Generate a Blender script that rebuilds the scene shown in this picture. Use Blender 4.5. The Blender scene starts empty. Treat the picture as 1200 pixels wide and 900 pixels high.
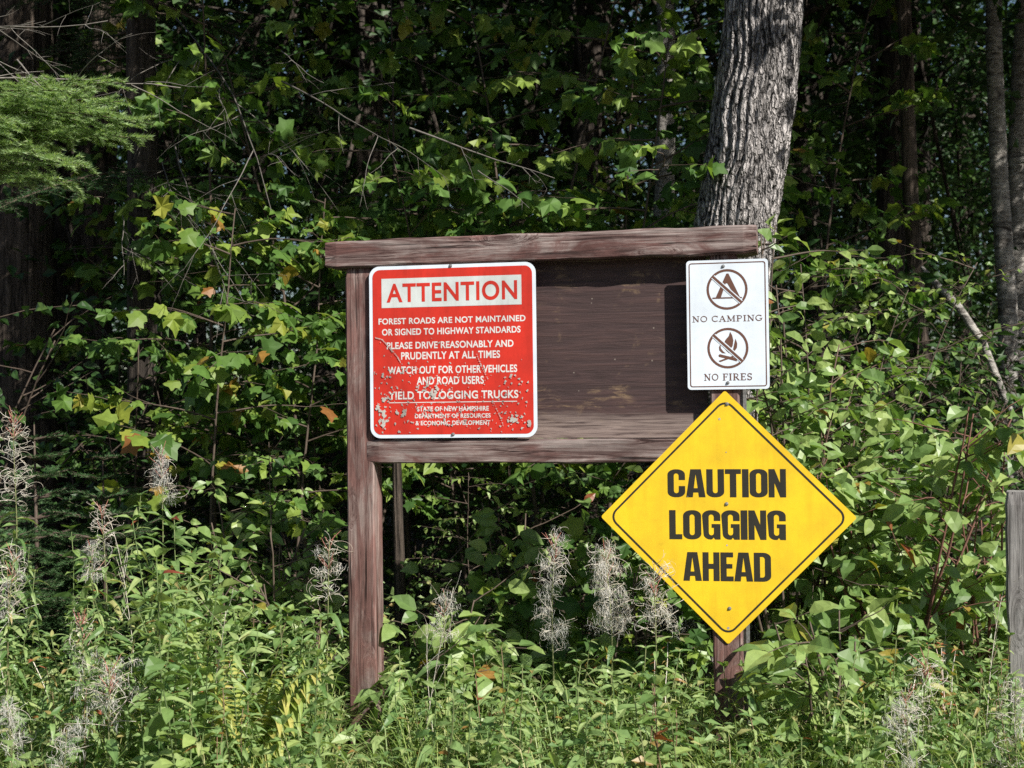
import bpy, math, random
import numpy as np
from mathutils import Vector, Matrix

# ------------------------------------------------------------------ camera, sky, sun, exposure
sc = bpy.context.scene
C = sc.collection
FPX = 1667.0                      # focal length in pixels of a 1200 px wide frame
CZ = 1.2
PITCH = math.atan(30 / FPX)
ROLL = math.radians(-0.65)
BYAW = math.radians(12)
cam_d = bpy.data.cameras.new('camera')
cam_d.sensor_width = 36.0
cam_d.lens = 36.0 * FPX / 1200.0
cam_d.clip_end = 2000
cam_d.clip_start = 0.05
cam = bpy.data.objects.new('camera', cam_d)
C.objects.link(cam)
cam.matrix_world = Matrix.Translation((0, 0, CZ)) @ Matrix.Rotation(math.pi / 2 + PITCH, 4, 'X') @ Matrix.Rotation(ROLL, 4, 'Z')
sc.camera = cam
cam_d.dof.use_dof = True
cam_d.dof.focus_distance = 5.05
cam_d.dof.aperture_fstop = 5.6

SUN_EL = math.radians(38)
SUN_AZ = math.radians(42)         # to the right of straight behind the camera
SUN = np.array([math.sin(SUN_AZ) * math.cos(SUN_EL), -math.cos(SUN_AZ) * math.cos(SUN_EL), math.sin(SUN_EL)])
world = bpy.data.worlds.new('World')
sc.world = world
world.use_nodes = True
wn = world.node_tree.nodes
sky = wn.new('ShaderNodeTexSky')
sky.sky_type = 'NISHITA'
sky.sun_disc = False
sky.sun_elevation = SUN_EL
sky.sun_rotation = math.pi - SUN_AZ
bg = wn['Background']
bg.inputs['Strength'].default_value = 0.055
world.node_tree.links.new(sky.outputs[0], bg.inputs['Color'])
sun_d = bpy.data.lights.new('sun', 'SUN')
sun_d.energy = 5.0
sun_d.angle = math.radians(0.5)
sun_d.color = (1.0, 0.95, 0.86)
sun_o = bpy.data.objects.new('sun', sun_d)
C.objects.link(sun_o)
sun_o.rotation_euler = Vector(-SUN).to_track_quat('-Z', 'Y').to_euler()
sun_o.location = Vector(SUN * 30)
vs = sc.view_settings
vs.view_transform = 'Standard'
vs.look = 'None'
vs.gamma = 1.0
vs.use_curve_mapping = False
vs.exposure = 0.6
sc.cycles.max_bounces = 6
sc.cycles.diffuse_bounces = 3
sc.cycles.transmission_bounces = 3
sc.cycles.transparent_max_bounces = 4
sc.cycles.use_denoising = False

# ------------------------------------------------------------------ helpers
def _rx(a): c, s = math.cos(a), math.sin(a); return np.array([[1, 0, 0], [0, c, -s], [0, s, c]])
def _rz(a): c, s = math.cos(a), math.sin(a); return np.array([[c, -s, 0], [s, c, 0], [0, 0, 1]])
CR = _rx(math.pi / 2 + PITCH) @ _rz(ROLL)
CO = np.array([0, 0, CZ])
def ray(px, py): return CR @ np.array([(px - 600) / FPX, -(py - 450) / FPX, -1.0])
def at(px, py, Y):
    d = ray(px, py)
    return CO + d * (Y / d[1])
BO = at(640, 450, 5.0); BO[2] = 0
BU = np.array([math.cos(BYAW), -math.sin(BYAW), 0])
BN = np.array([-math.sin(BYAW), -math.cos(BYAW), 0])
def uv(px, py, off=0.0):
    d = ray(px, py)
    P0 = BO + BN * off
    t = np.dot(P0 - CO, BN) / np.dot(d, BN)
    P = CO + d * t
    return float(np.dot(P - BO, BU)), float(P[2])
def project(P):
    v = CR.T @ (np.asarray(P) - CO)
    return 600 + FPX * v[0] / -v[2], 450 - FPX * v[1] / -v[2]

def tagp(o, label=None, cat=None, group=None, kind=None):
    if label: o['label'] = label
    if cat: o['category'] = cat
    if group: o['group'] = group
    if kind: o['kind'] = kind
    return o
def empty(name, loc, label, cat, group=None, rz=0.0):
    o = bpy.data.objects.new(name, None)
    C.objects.link(o)
    o.location = loc
    o.rotation_euler = (0, 0, rz)
    o.empty_display_size = 0.1
    return tagp(o, label, cat, group)
def copy_thing(o, loc, rz, scale=1.0, label=None, group=None):
    r = o.copy(); C.objects.link(r)
    r.location = loc; r.rotation_euler = (0, 0, rz); r.scale = (scale,) * 3
    if label: r['label'] = label
    if group: r['group'] = group
    for ch in o.children:
        c = ch.copy(); C.objects.link(c); c.parent = r
        for g in ch.children:
            d = g.copy(); C.objects.link(d); d.parent = c
    return r

class Geo:
    """Collects triangles; each vertex carries a random tone, each face a material slot."""
    def __init__(s): s.V = []; s.F = []; s.T = []; s.M = []; s.S = []; s.n = 0
    def add(s, V, F, tone=0.5, mat=0, smooth=False):
        V = np.asarray(V, float).reshape(-1, 3); F = np.asarray(F, int).reshape(-1, 3)
        s.V.append(V); s.F.append(F + s.n)
        s.T.append(np.broadcast_to(np.asarray(tone, float), (len(V),)))
        s.M.append(np.full(len(F), mat, int)); s.S.append(np.full(len(F), smooth, bool))
        s.n += len(V)
    def mesh(s, name, mats):
        me = bpy.data.meshes.new(name)
        if s.n == 0: return me
        V = np.concatenate(s.V); F = np.concatenate(s.F); T = np.concatenate(s.T)
        me.vertices.add(len(V)); me.vertices.foreach_set('co', V.astype(np.float32).ravel())
        me.loops.add(F.size); me.loops.foreach_set('vertex_index', F.astype(np.int32).ravel())
        me.polygons.add(len(F))
        me.polygons.foreach_set('loop_start', np.arange(0, F.size, 3, dtype=np.int32))
        me.polygons.foreach_set('loop_total', np.full(len(F), 3, np.int32))
        for m in (mats if isinstance(mats, (list, tuple)) else [mats]): me.materials.append(m)
        me.polygons.foreach_set('material_index', np.concatenate(s.M).astype(np.int32))
        me.polygons.foreach_set('use_smooth', np.concatenate(s.S))
        a = me.attributes.new('tone', 'FLOAT', 'POINT')
        a.data.foreach_set('value', T.astype(np.float32))
        me.update(calc_edges=True); me.validate()
        return me
    def obj(s, name, mats, parent=None):
        o = bpy.data.objects.new(name, s.mesh(name, mats))
        C.objects.link(o)
        if parent is not None: o.parent = parent
        return o

def unit(v):
    v = np.asarray(v, float)
    return v / np.maximum(np.linalg.norm(v, axis=-1, keepdims=True), 1e-9)
def tube(g, pts, rad, k=5, tone=0.5, mat=0, cap=True):
    pts = np.asarray(pts, float); n = len(pts)
    rad = np.broadcast_to(np.asarray(rad, float), (n,))
    T = np.empty_like(pts); T[1:-1] = pts[2:] - pts[:-2]; T[0] = pts[1] - pts[0]; T[-1] = pts[-1] - pts[-2]
    T = unit(T)
    ref = np.array([0, 0, 1.0]) if abs(T[:, 2]).mean() < 0.75 else np.array([1.0, 0.13, 0])
    A = unit(np.cross(T, ref)); B = np.cross(T, A)
    ang = np.linspace(0, 2 * math.pi, k, endpoint=False)
    V = pts[:, None] + rad[:, None, None] * (np.cos(ang)[None, :, None] * A[:, None] + np.sin(ang)[None, :, None] * B[:, None])
    F = []
    for i in range(n - 1):
        for j in range(k):
            a = i * k + j; b = i * k + (j + 1) % k; c = a + k; d = b + k
            F += [(a, b, d), (a, d, c)]
    V = V.reshape(-1, 3)
    if cap:
        V = np.vstack([V, pts[-1]]); e = len(V) - 1; o = (n - 1) * k
        F += [(o + j, o + (j + 1) % k, e) for j in range(k)]
    g.add(V, F, tone, mat, True)

def leaves(g, tm, P, D, N, S, tone, mat=0):
    tv, tf = tm
    P = np.atleast_2d(P); m = len(P)
    if m == 0: return
    D = unit(D); side = unit(np.cross(D, N)); N2 = np.cross(side, D)
    S = np.broadcast_to(np.asarray(S, float), (m,))
    V = P[:, None] + S[:, None, None] * (tv[None, :, 0, None] * side[:, None] + tv[None, :, 1, None] * D[:, None] + tv[None, :, 2, None] * N2[:, None])
    k = len(tv)
    F = tf[None] + (np.arange(m) * k)[:, None, None]
    g.add(V.reshape(-1, 3), F.reshape(-1, 3), np.repeat(np.broadcast_to(tone, (m,)), k), mat, False)

def fan(outline, centre, fold, droop):
    pts = np.array([centre] + outline, float)
    z = -fold * np.abs(pts[:, 0]) - droop * pts[:, 1] ** 2
    n = len(outline)
    return np.column_stack([pts, z]), np.array([(0, 1 + i, 1 + (i + 1) % n) for i in range(n)])
def blade(w, L, droop, fold=0.25, curl=0.0):
    """leaf with a midrib: rows along the length, w(t) half widths"""
    ts = np.linspace(0, 1, L + 1)
    V = []; F = []
    for t in ts:
        ww = w(t); z = -droop * t * t
        y = t * (1 - 0.25 * droop * t)
        V += [(-ww, y, z + fold * ww + curl * math.sin(9 * t) * ww), (0, y, z), (ww, y, z + fold * ww - curl * math.sin(8 * t + 1) * ww)]
    for i in range(L):
        a = 3 * i
        F += [(a, a + 1, a + 4), (a, a + 4, a + 3), (a + 1, a + 2, a + 5), (a + 1, a + 5, a + 4)]
    return np.array(V), np.array(F)
mo = [(0.0, 0.0), (0.22, -0.06), (0.45, 0.12), (0.38, 0.25), (0.38, 0.34), (0.58, 0.52), (0.50, 0.60), (0.36, 0.64), (0.26, 0.70), (0.18, 0.84), (0.0, 1.05)]
MAPLE = [fan(mo + [(-x, y) for x, y in mo[-2:0:-1]], (0, 0.36), f, d) for f, d in ((0.25, 0.28), (0.45, 0.15), (0.1, 0.45))]
_r = np.random.RandomState(2)
for k in range(4):
    v, f = MAPLE[k % 3]; v = v.copy(); v[1:, 2] += _r.normal(0, 0.10, len(v) - 1); v[:, 0] *= _r.uniform(0.8, 1.05); v[1:, :2] += _r.normal(0, 0.025, (len(v) - 1, 2)); MAPLE.append((v, f))
OVATE = [blade(lambda t: 0.30 * math.sin(math.pi * min(1, t * 0.97 + 0.03) ** 0.8), 4, d, f, c) for d, f, c in ((0.25, 0.3, 0.1), (0.5, 0.2, 0.2), (0.1, 0.45, 0.1))]
LANCE = [blade(lambda t: 0.135 * math.sin(math.pi * (0.06 + 0.94 * t) ** 0.75), 5, d, 0.35, 0.2) for d in (0.25, 0.6, 0.95)]
SMALL = [(np.array([(0, 0, 0), (-0.27, 0.45, 0.06), (0, 0.5, -0.05), (0.27, 0.45, 0.06), (0, 1, -0.15)]), np.array([(0, 2, 1), (0, 3, 2), (1, 2, 4), (2, 3, 4)]))]
NEEDLE = [(np.array([(-0.075, 0, 0), (0.075, 0, 0), (0, 1, 0.03)]), np.array([(0, 1, 2)]))]

def mixed(g, kinds, P, D, N, S, tone, rng, mat=0):
    idx = rng.randint(len(kinds), size=len(P))
    S = np.broadcast_to(S, (len(P),)); tone = np.broadcast_to(tone, (len(P),))
    for i, k in enumerate(kinds):
        q = idx == i
        if q.any(): leaves(g, k, P[q], D[q], N[q], S[q], tone[q], mat)

# ------------------------------------------------------------------ materials
def new_mat(name):
    m = bpy.data.materials.new(name); m.use_nodes = True
    nt = m.node_tree; b = nt.nodes['Principled BSDF']
    return m, nt, b
def ramp(nt, fac, stops, interp='LINEAR'):
    r = nt.nodes.new('ShaderNodeValToRGB'); r.color_ramp.interpolation = interp
    e = r.color_ramp.elements
    while len(e) < len(stops): e.new(0.5)
    for x, (p, c) in zip(e, stops): x.position = p; x.color = (*c, 1)
    nt.links.new(fac, r.inputs[0]); return r.outputs[0]
def noise(nt, vec, scale, detail=4, rough=0.55, dist=0.0):
    n = nt.nodes.new('ShaderNodeTexNoise')
    n.inputs['Scale'].default_value = scale; n.inputs['Detail'].default_value = detail
    n.inputs['Roughness'].default_value = rough; n.inputs['Distortion'].default_value = dist
    if vec is not None: nt.links.new(vec, n.inputs['Vector'])
    return n.outputs['Fac']
def coords(nt, scale=(1, 1, 1), kind='Object', loc=(0, 0, 0)):
    t = nt.nodes.new('ShaderNodeTexCoord'); mp = nt.nodes.new('ShaderNodeMapping')
    mp.inputs['Scale'].default_value = scale; mp.inputs['Location'].default_value = loc
    nt.links.new(t.outputs[kind], mp.inputs['Vector']); return mp.outputs[0]
def mixc(nt, fac, a, b, mode='MIX'):
    n = nt.nodes.new('ShaderNodeMix'); n.data_type = 'RGBA'; n.blend_type = mode
    for s, v in ((n.inputs[0], fac), (n.inputs[6], a), (n.inputs[7], b)):
        if isinstance(v, bpy.types.NodeSocket): nt.links.new(v, s)
        else: s.default_value = v if not isinstance(v, tuple) else (*v, 1)
    return n.outputs[2]
def math_n(nt, op, a, b=None):
    n = nt.nodes.new('ShaderNodeMath'); n.operation = op
    for s, v in zip(n.inputs, (a, b)):
        if v is None: continue
        if isinstance(v, bpy.types.NodeSocket): nt.links.new(v, s)
        else: s.default_value = v
    return n.outputs[0]
def bump(nt, b, h, strength=0.5, dist=0.01):
    n = nt.nodes.new('ShaderNodeBump'); n.inputs['Strength'].default_value = strength; n.inputs['Distance'].default_value = dist
    nt.links.new(h, n.inputs['Height']); nt.links.new(n.outputs[0], b.inputs['Normal'])

def leaf_mat(name, stops, trans=0.3, rough=0.48, spec=0.35):
    m, nt, b = new_mat(name)
    a = nt.nodes.new('ShaderNodeAttribute'); a.attribute_name = 'tone'
    col = ramp(nt, a.outputs['Fac'], stops)
    nz = noise(nt, coords(nt), 45, 3)                    # blotches inside a leaf
    col = mixc(nt, 0.55, col, ramp(nt, nz, [(0.3, (0.72, 0.74, 0.66)), (0.7, (1.2, 1.2, 1.15))]), 'MULTIPLY')
    nt.links.new(col, b.inputs['Base Color'])
    b.inputs['Roughness'].default_value = rough
    b.inputs['Specular IOR Level'].default_value = spec
    tr = nt.nodes.new('ShaderNodeBsdfTranslucent')
    nt.links.new(mixc(nt, 1.0, col, (1.15, 1.25, 0.55), 'MULTIPLY'), tr.inputs[0])
    mx = nt.nodes.new('ShaderNodeMixShader'); mx.inputs[0].default_value = trans
    nt.links.new(b.outputs[0], mx.inputs[1]); nt.links.new(tr.outputs[0], mx.inputs[2])
    nt.links.new(mx.outputs[0], nt.nodes['Material Output'].inputs[0])
    return m
AUT = [(0.990, (0.32, 0.28, 0.05)), (0.995, (0.32, 0.17, 0.05)), (0.998, (0.26, 0.06, 0.04))]
M_MAPLE = leaf_mat('maple_leaf', [(0.0, (0.05, 0.115, 0.03)), (0.5, (0.13, 0.24, 0.055)), (0.9, (0.25, 0.35, 0.07)), (0.97, (0.26, 0.33, 0.06))] + AUT, trans=0.36)
M_BROAD = leaf_mat('broad_leaf', [(0.0, (0.11, 0.20, 0.06)), (0.5, (0.22, 0.33, 0.105)), (0.97, (0.33, 0.42, 0.14))] + AUT, trans=0.34, rough=0.42, spec=0.5)
M_WEED = leaf_mat('weed_leaf', [(0.0, (0.13, 0.24, 0.08)), (0.5, (0.265, 0.39, 0.15)), (0.88, (0.38, 0.47, 0.20)), (0.955, (0.47, 0.45, 0.20))] + AUT[1:], trans=0.4, rough=0.42, spec=0.5)
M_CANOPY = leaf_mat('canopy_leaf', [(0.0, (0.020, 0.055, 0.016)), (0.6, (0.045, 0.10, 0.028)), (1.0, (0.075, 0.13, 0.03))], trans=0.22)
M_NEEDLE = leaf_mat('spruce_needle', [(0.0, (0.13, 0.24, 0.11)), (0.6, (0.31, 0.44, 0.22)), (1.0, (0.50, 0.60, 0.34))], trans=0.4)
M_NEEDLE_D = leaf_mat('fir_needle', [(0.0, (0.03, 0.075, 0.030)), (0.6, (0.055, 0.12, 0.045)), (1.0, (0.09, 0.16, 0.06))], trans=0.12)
M_GRASS = leaf_mat('grass_blade', [(0.0, (0.13, 0.22, 0.05)), (0.55, (0.24, 0.32, 0.09)), (0.8, (0.36, 0.37, 0.15)), (1.0, (0.50, 0.45, 0.27))], trans=0.25)
M_FERN = leaf_mat('fern_frond', [(0.0, (0.26, 0.35, 0.09)), (0.6, (0.40, 0.43, 0.12)), (1.0, (0.48, 0.43, 0.14))], trans=0.35)

def stem_mat(name, stops, sc_=60):
    m, nt, b = new_mat(name)
    a = nt.nodes.new('ShaderNodeAttribute'); a.attribute_name = 'tone'
    col = ramp(nt, a.outputs['Fac'], stops)
    nz = noise(nt, coords(nt), sc_, 4)
    col = mixc(nt, 0.7, col, ramp(nt, nz, [(0.3, (0.55, 0.55, 0.55)), (0.7, (1.3, 1.3, 1.3))]), 'MULTIPLY')
    nt.links.new(col, b.inputs['Base Color']); b.inputs['Roughness'].default_value = 0.75
    bump(nt, b, nz, 0.3, 0.003)
    return m
M_STEM = stem_mat('green_stem', [(0.0, (0.10, 0.17, 0.05)), (0.7, (0.15, 0.19, 0.07)), (1.0, (0.20, 0.11, 0.07))])
M_TWIG = stem_mat('woody_stem', [(0.0, (0.07, 0.05, 0.038)), (0.6, (0.11, 0.08, 0.06)), (1.0, (0.17, 0.075, 0.055))])
M_DEAD = stem_mat('dead_twig', [(0.0, (0.10, 0.09, 0.08)), (1.0, (0.28, 0.255, 0.23))])
M_POD = stem_mat('seed_pod', [(0.0, (0.46, 0.40, 0.31)), (0.6, (0.80, 0.76, 0.68)), (0.8, (0.36, 0.17, 0.13)), (1.0, (0.40, 0.12, 0.10))], 200)
m, nt, b = new_mat('seed_fluff'); M_FLUFF = m
a_ = nt.nodes.new('ShaderNodeAttribute'); a_.attribute_name = 'tone'
nt.links.new(ramp(nt, a_.outputs['Fac'], [(0, (0.74, 0.71, 0.67)), (1, (0.90, 0.89, 0.87))]), b.inputs['Base Color'])
b.inputs['Roughness'].default_value = 0.8
tr = nt.nodes.new('ShaderNodeBsdfTranslucent'); tr.inputs[0].default_value = (0.9, 0.88, 0.86, 1)
mx = nt.nodes.new('ShaderNodeMixShader'); mx.inputs[0].default_value = 0.6
nt.links.new(b.outputs[0], mx.inputs[1]); nt.links.new(tr.outputs[0], mx.inputs[2]); nt.links.new(mx.outputs[0], nt.nodes['Material Output'].inputs[0])

def bark_mat(name, light, dark, sx=16.0, sz=3.2, thr=(0.40, 0.62), crack=0.0, plate=(46, 18)):
    m, nt, b = new_mat(name)
    v = coords(nt, (sx, sx, sz))
    n1 = noise(nt, v, 1.0, 6, 0.62, 1.2)
    n2 = noise(nt, coords(nt, (sx * 3, sx * 3, sz * 4)), 1.0, 5, 0.65, 0.6)
    h = math_n(nt, 'ADD', math_n(nt, 'MULTIPLY', n1, 0.65), math_n(nt, 'MULTIPLY', n2, 0.35))
    col = ramp(nt, h, [(thr[0], dark), ((thr[0] + thr[1]) / 2, tuple((x + y) / 2 for x, y in zip(light, dark))), (thr[1], light)])
    if crack:                                            # small blocky plates parted by dark cracks
        vo = nt.nodes.new('ShaderNodeTexVoronoi'); vo.feature = 'DISTANCE_TO_EDGE'; vo.inputs['Scale'].default_value = 1.0
        vm = nt.nodes.new('ShaderNodeVectorMath'); vm.operation = 'ADD'
        nv = nt.nodes.new('ShaderNodeTexNoise'); nv.inputs['Scale'].default_value = 30; nv.inputs['Detail'].default_value = 3
        tc = nt.nodes.new('ShaderNodeTexCoord'); nt.links.new(tc.outputs['Object'], nv.inputs['Vector'])
        sc_ = nt.nodes.new('ShaderNodeVectorMath'); sc_.operation = 'SCALE'; sc_.inputs['Scale'].default_value = 1.3
        nt.links.new(nv.outputs['Color'], sc_.inputs[0])
        nt.links.new(coords(nt, (plate[0], plate[0], plate[1])), vm.inputs[0]); nt.links.new(sc_.outputs[0], vm.inputs[1])
        nt.links.new(vm.outputs[0], vo.inputs['Vector'])
        ck = ramp(nt, vo.outputs['Distance'], [(0.03, (0, 0, 0)), (0.20, (1, 1, 1))])
        col = mixc(nt, crack, col, mixc(nt, ck, tuple(0.8 * c for c in dark), tuple(1.05 * c for c in light)))
        h = math_n(nt, 'ADD', h, math_n(nt, 'MULTIPLY', ck, 0.5))
        col = mixc(nt, 0.6, col, ramp(nt, n2, [(0.32, (0.35, 0.35, 0.35)), (0.6, (1.2, 1.2, 1.2))]), 'MULTIPLY')
    big = noise(nt, coords(nt, (2.2, 2.2, 1.2)), 1.0, 3)
    col = mixc(nt, 0.5, col, ramp(nt, big, [(0.35, (0.5, 0.5, 0.5)), (0.65, (1.25, 1.22, 1.2))]), 'MULTIPLY')
    nt.links.new(col, b.inputs['Base Color']); b.inputs['Roughness'].default_value = 0.9
    b.inputs['Specular IOR Level'].default_value = 0.2
    bump(nt, b, h, 1.0, 0.05)
    return m
M_BARK = bark_mat('furrowed_bark', (0.60, 0.57, 0.565), (0.016, 0.015, 0.015), 26, 7.0, thr=(0.44, 0.55), crack=0.42, plate=(58, 13))
M_BARK_D = bark_mat('dark_bark', (0.12, 0.10, 0.085), (0.02, 0.017, 0.015), 20, 2.0)
M_BARK_C = bark_mat('shaggy_bark', (0.17, 0.135, 0.11), (0.022, 0.018, 0.015), 26, 1.2)
M_BIRCH = bark_mat('pale_birch_bark', (0.46, 0.44, 0.41), (0.06, 0.05, 0.045), 7, 18, thr=(0.36, 0.58))

def wood_mat(name, tint, grey, dark, axis, cov=0.5):
    """weathered stained timber; the grain runs along the given local axis"""
    m, nt, b = new_mat(name)
    def v3(along, across, loc=(0, 0, 0)):
        q = [across] * 3; q[axis] = along
        return coords(nt, tuple(q), loc=loc)
    # knots bend the grain round them
    vo = nt.nodes.new('ShaderNodeTexVoronoi'); vo.inputs['Scale'].default_value = 1.0
    nt.links.new(v3(2.3, 7.5, (1.3, 0.4, 0.2)), vo.inputs['Vector'])
    knot = ramp(nt, vo.outputs['Distance'], [(0.05, (1, 1, 1)), (0.30, (0, 0, 0))])
    bend = nt.nodes.new('ShaderNodeVectorMath'); bend.operation = 'ADD'
    sc_ = nt.nodes.new('ShaderNodeVectorMath'); sc_.operation = 'SCALE'; sc_.inputs['Scale'].default_value = 3.2
    nt.links.new(knot, sc_.inputs[0]); nt.links.new(v3(2.2, 52), bend.inputs[0]); nt.links.new(sc_.outputs[0], bend.inputs[1])
    g = noise(nt, bend.outputs[0], 1.0, 8, 0.68, 1.1)
    streak = noise(nt, v3(3.5, 95, (7, 2, 1)), 1.0, 4, 0.6, 0.5)
    wear = noise(nt, v3(3.2, 13, (3, 1, 5)), 1.0, 6, 0.7, 0.9)
    col = ramp(nt, g, [(0.34, dark), (0.47, tint), (0.60, tuple(1.35 * c for c in tint)), (0.72, grey)])
    wf = math_n(nt, 'MULTIPLY', ramp(nt, wear, [(cov - 0.04, (0, 0, 0)), (cov + 0.10, (1, 1, 1))]), ramp(nt, g, [(0.38, (0, 0, 0)), (0.56, (0.85, 0.85, 0.85))]))
    col = mixc(nt, wf, col, ramp(nt, streak, [(0.36, tuple(0.45 * c for c in grey)), (0.62, tuple(1.15 * c for c in grey))]))
    crack = ramp(nt, noise(nt, v3(1.6, 62, (11, 5, 3)), 1.0, 3, 0.5, 0.3), [(0.31, (0.12, 0.12, 0.12)), (0.37, (1, 1, 1))])
    col = mixc(nt, 0.9, col, crack, 'MULTIPLY')
    stain = noise(nt, v3(4, 9, (0, 6, 2)), 1.0, 4, 0.6)
    col = mixc(nt, 0.6, col, ramp(nt, stain, [(0.36, (0.45, 0.42, 0.42)), (0.58, (1.1, 1.1, 1.1))]), 'MULTIPLY')
    col = mixc(nt, ramp(nt, vo.outputs['Distance'], [(0.05, (0.9, 0.9, 0.9)), (0.14, (0, 0, 0))]), col, tuple(0.45 * c for c in tint))
    nt.links.new(col, b.inputs['Base Color']); b.inputs['Roughness'].default_value = 0.82
    b.inputs['Specular IOR Level'].default_value = 0.25
    h = math_n(nt, 'ADD', g, math_n(nt, 'MULTIPLY', crack, 0.5))
    bump(nt, b, h, 0.6, 0.006)
    return m
M_WOOD_X = wood_mat('stained_timber_along', (0.125, 0.064, 0.058), (0.34, 0.29, 0.275), (0.034, 0.021, 0.020), 0, 0.445)
M_WOOD_Z = wood_mat('stained_timber_upright', (0.165, 0.088, 0.078), (0.33, 0.265, 0.245), (0.055, 0.032, 0.029), 2, 0.50)
M_WOOD_G = wood_mat('grey_weathered_timber', (0.24, 0.23, 0.225), (0.36, 0.35, 0.345), (0.09, 0.085, 0.08), 2, 0.45)
# painted plywood panel with worn patches
m, nt, b = new_mat('stained_plywood'); M_PANEL = m
g = noise(nt, coords(nt, (2.6, 40, 30)), 1.0, 8, 0.68, 1.3)
col = ramp(nt, g, [(0.32, (0.034, 0.018, 0.018)), (0.48, (0.050, 0.027, 0.027)), (0.62, (0.070, 0.037, 0.035)), (0.80, (0.095, 0.058, 0.052))])
fine = noise(nt, coords(nt, (5, 120, 120)), 1.0, 4, 0.65, 0.6)
col = mixc(nt, 0.5, col, ramp(nt, fine, [(0.34, (0.5, 0.5, 0.5)), (0.60, (1.15, 1.15, 1.15))]), 'MULTIPLY')
blot = noise(nt, coords(nt, (5, 5, 6), loc=(1, 0, 2)), 1.0, 5, 0.65, 0.8)
wn_ = math_n(nt, 'MULTIPLY', ramp(nt, blot, [(0.54, (0, 0, 0)), (0.66, (1, 1, 1))]), ramp(nt, noise(nt, coords(nt, (9, 60, 50)), 1.0, 5, 0.7, 0.5), [(0.48, (0, 0, 0)), (0.60, (0.8, 0.8, 0.8))]))
col = mixc(nt, wn_, col, (0.22, 0.145, 0.085))
vo = nt.nodes.new('ShaderNodeTexVoronoi'); vo.inputs['Scale'].default_value = 17; vo.inputs['Randomness'].default_value = 1
nt.links.new(coords(nt, (1, 0.02, 1)), vo.inputs['Vector'])
col = mixc(nt, ramp(nt, vo.outputs['Distance'], [(0.035, (0.8, 0.8, 0.8)), (0.06, (0, 0, 0))]), col, (0.26, 0.22, 0.19))
tc = nt.nodes.new('ShaderNodeTexCoord'); sx = nt.nodes.new('ShaderNodeSeparateXYZ'); nt.links.new(tc.outputs['Object'], sx.inputs[0])
low = ramp(nt, math_n(nt, 'ADD', sx.outputs[2], math_n(nt, 'MULTIPLY', g, 0.10)), [(0.105, (1, 1, 1)), (0.15, (0, 0, 0))])
low_sock = math_n(nt, 'MULTIPLY', low, ramp(nt, fine, [(0.35, (0.15, 0.15, 0.15)), (0.55, (1, 1, 1))]))
col = mixc(nt, low_sock, col, (0.24, 0.185, 0.165))
nt.links.new(col, b.inputs['Base Color']); b.inputs['Roughness'].default_value = 0.7
bump(nt, b, math_n(nt, 'ADD', g, math_n(nt, 'MULTIPLY', fine, 0.5)), 0.6, 0.005)

def paint(name, colr, rough=0.4, dirt=0.25, var=0.06, spec=0.4):
    m, nt, b = new_mat(name)
    n1 = noise(nt, coords(nt, (7, 7, 7)), 1.0, 5, 0.6)
    n2 = noise(nt, coords(nt, (60, 60, 60)), 1.0, 3, 0.6)
    col = mixc(nt, 1.0, colr, ramp(nt, n1, [(0.3, (1 - dirt,) * 3), (0.62, (1 + var,) * 3)]), 'MULTIPLY')
    st_ = noise(nt, coords(nt, (38, 38, 2.2)), 1.0, 4, 0.6)
    col = mixc(nt, min(1.0, dirt * 1.6), col, ramp(nt, st_, [(0.30, (0.70, 0.68, 0.62)), (0.50, (1, 1, 1))]), 'MULTIPLY')
    col = mixc(nt, 0.3, col, ramp(nt, n2, [(0.3, (1 - dirt,) * 3), (0.45, (1, 1, 1))]), 'MULTIPLY')
    nt.links.new(col, b.inputs['Base Color'])
    nt.links.new(ramp(nt, n1, [(0.3, (rough + 0.2,) * 3), (0.7, (rough,) * 3)]), b.inputs['Roughness'])
    b.inputs['Specular IOR Level'].default_value = spec
    return m
M_YELLOW = paint('yellow_sign_sheeting', (0.85, 0.555, 0.022), 0.38, 0.19)
M_BLACK = paint('faded_black_print', (0.022, 0.020, 0.014), 0.55, 0.3, 0.2)
M_RED = paint('red_sign_paint', (0.60, 0.032, 0.018), 0.42, 0.30, 0.05)
M_WHITE = paint('white_sign_sheeting', (0.70, 0.77, 0.86), 0.45, 0.12)
M_WHITE2 = paint('white_lettering', (0.72, 0.70, 0.69), 0.5, 0.25)
M_BANNER = paint('pale_banner', (0.60, 0.64, 0.64), 0.5, 0.22)
M_BROWN = paint('brown_print', (0.13, 0.058, 0.040), 0.55, 0.15)
M_CHIP = paint('bare_scratched_metal', (0.40, 0.385, 0.36), 0.5, 0.5, 0.3)
m, nt, b = new_mat('galvanised_metal'); M_METAL = m
b.inputs['Metallic'].default_value = 0.85; b.inputs['Roughness'].default_value = 0.5
nt.links.new(ramp(nt, noise(nt, coords(nt), 120, 4), [(0.3, (0.22, 0.22, 0.22)), (0.7, (0.48, 0.48, 0.48))]), b.inputs['Base Color'])
m, nt, b = new_mat('forest_soil'); M_SOIL = m
nz = noise(nt, coords(nt), 6, 8, 0.65)
nt.links.new(ramp(nt, nz, [(0.3, (0.022, 0.016, 0.010)), (0.55, (0.06, 0.045, 0.028)), (0.75, (0.11, 0.085, 0.05))]), b.inputs['Base Color'])
b.inputs['Roughness'].default_value = 0.95; bump(nt, b, nz, 0.8, 0.04)

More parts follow.
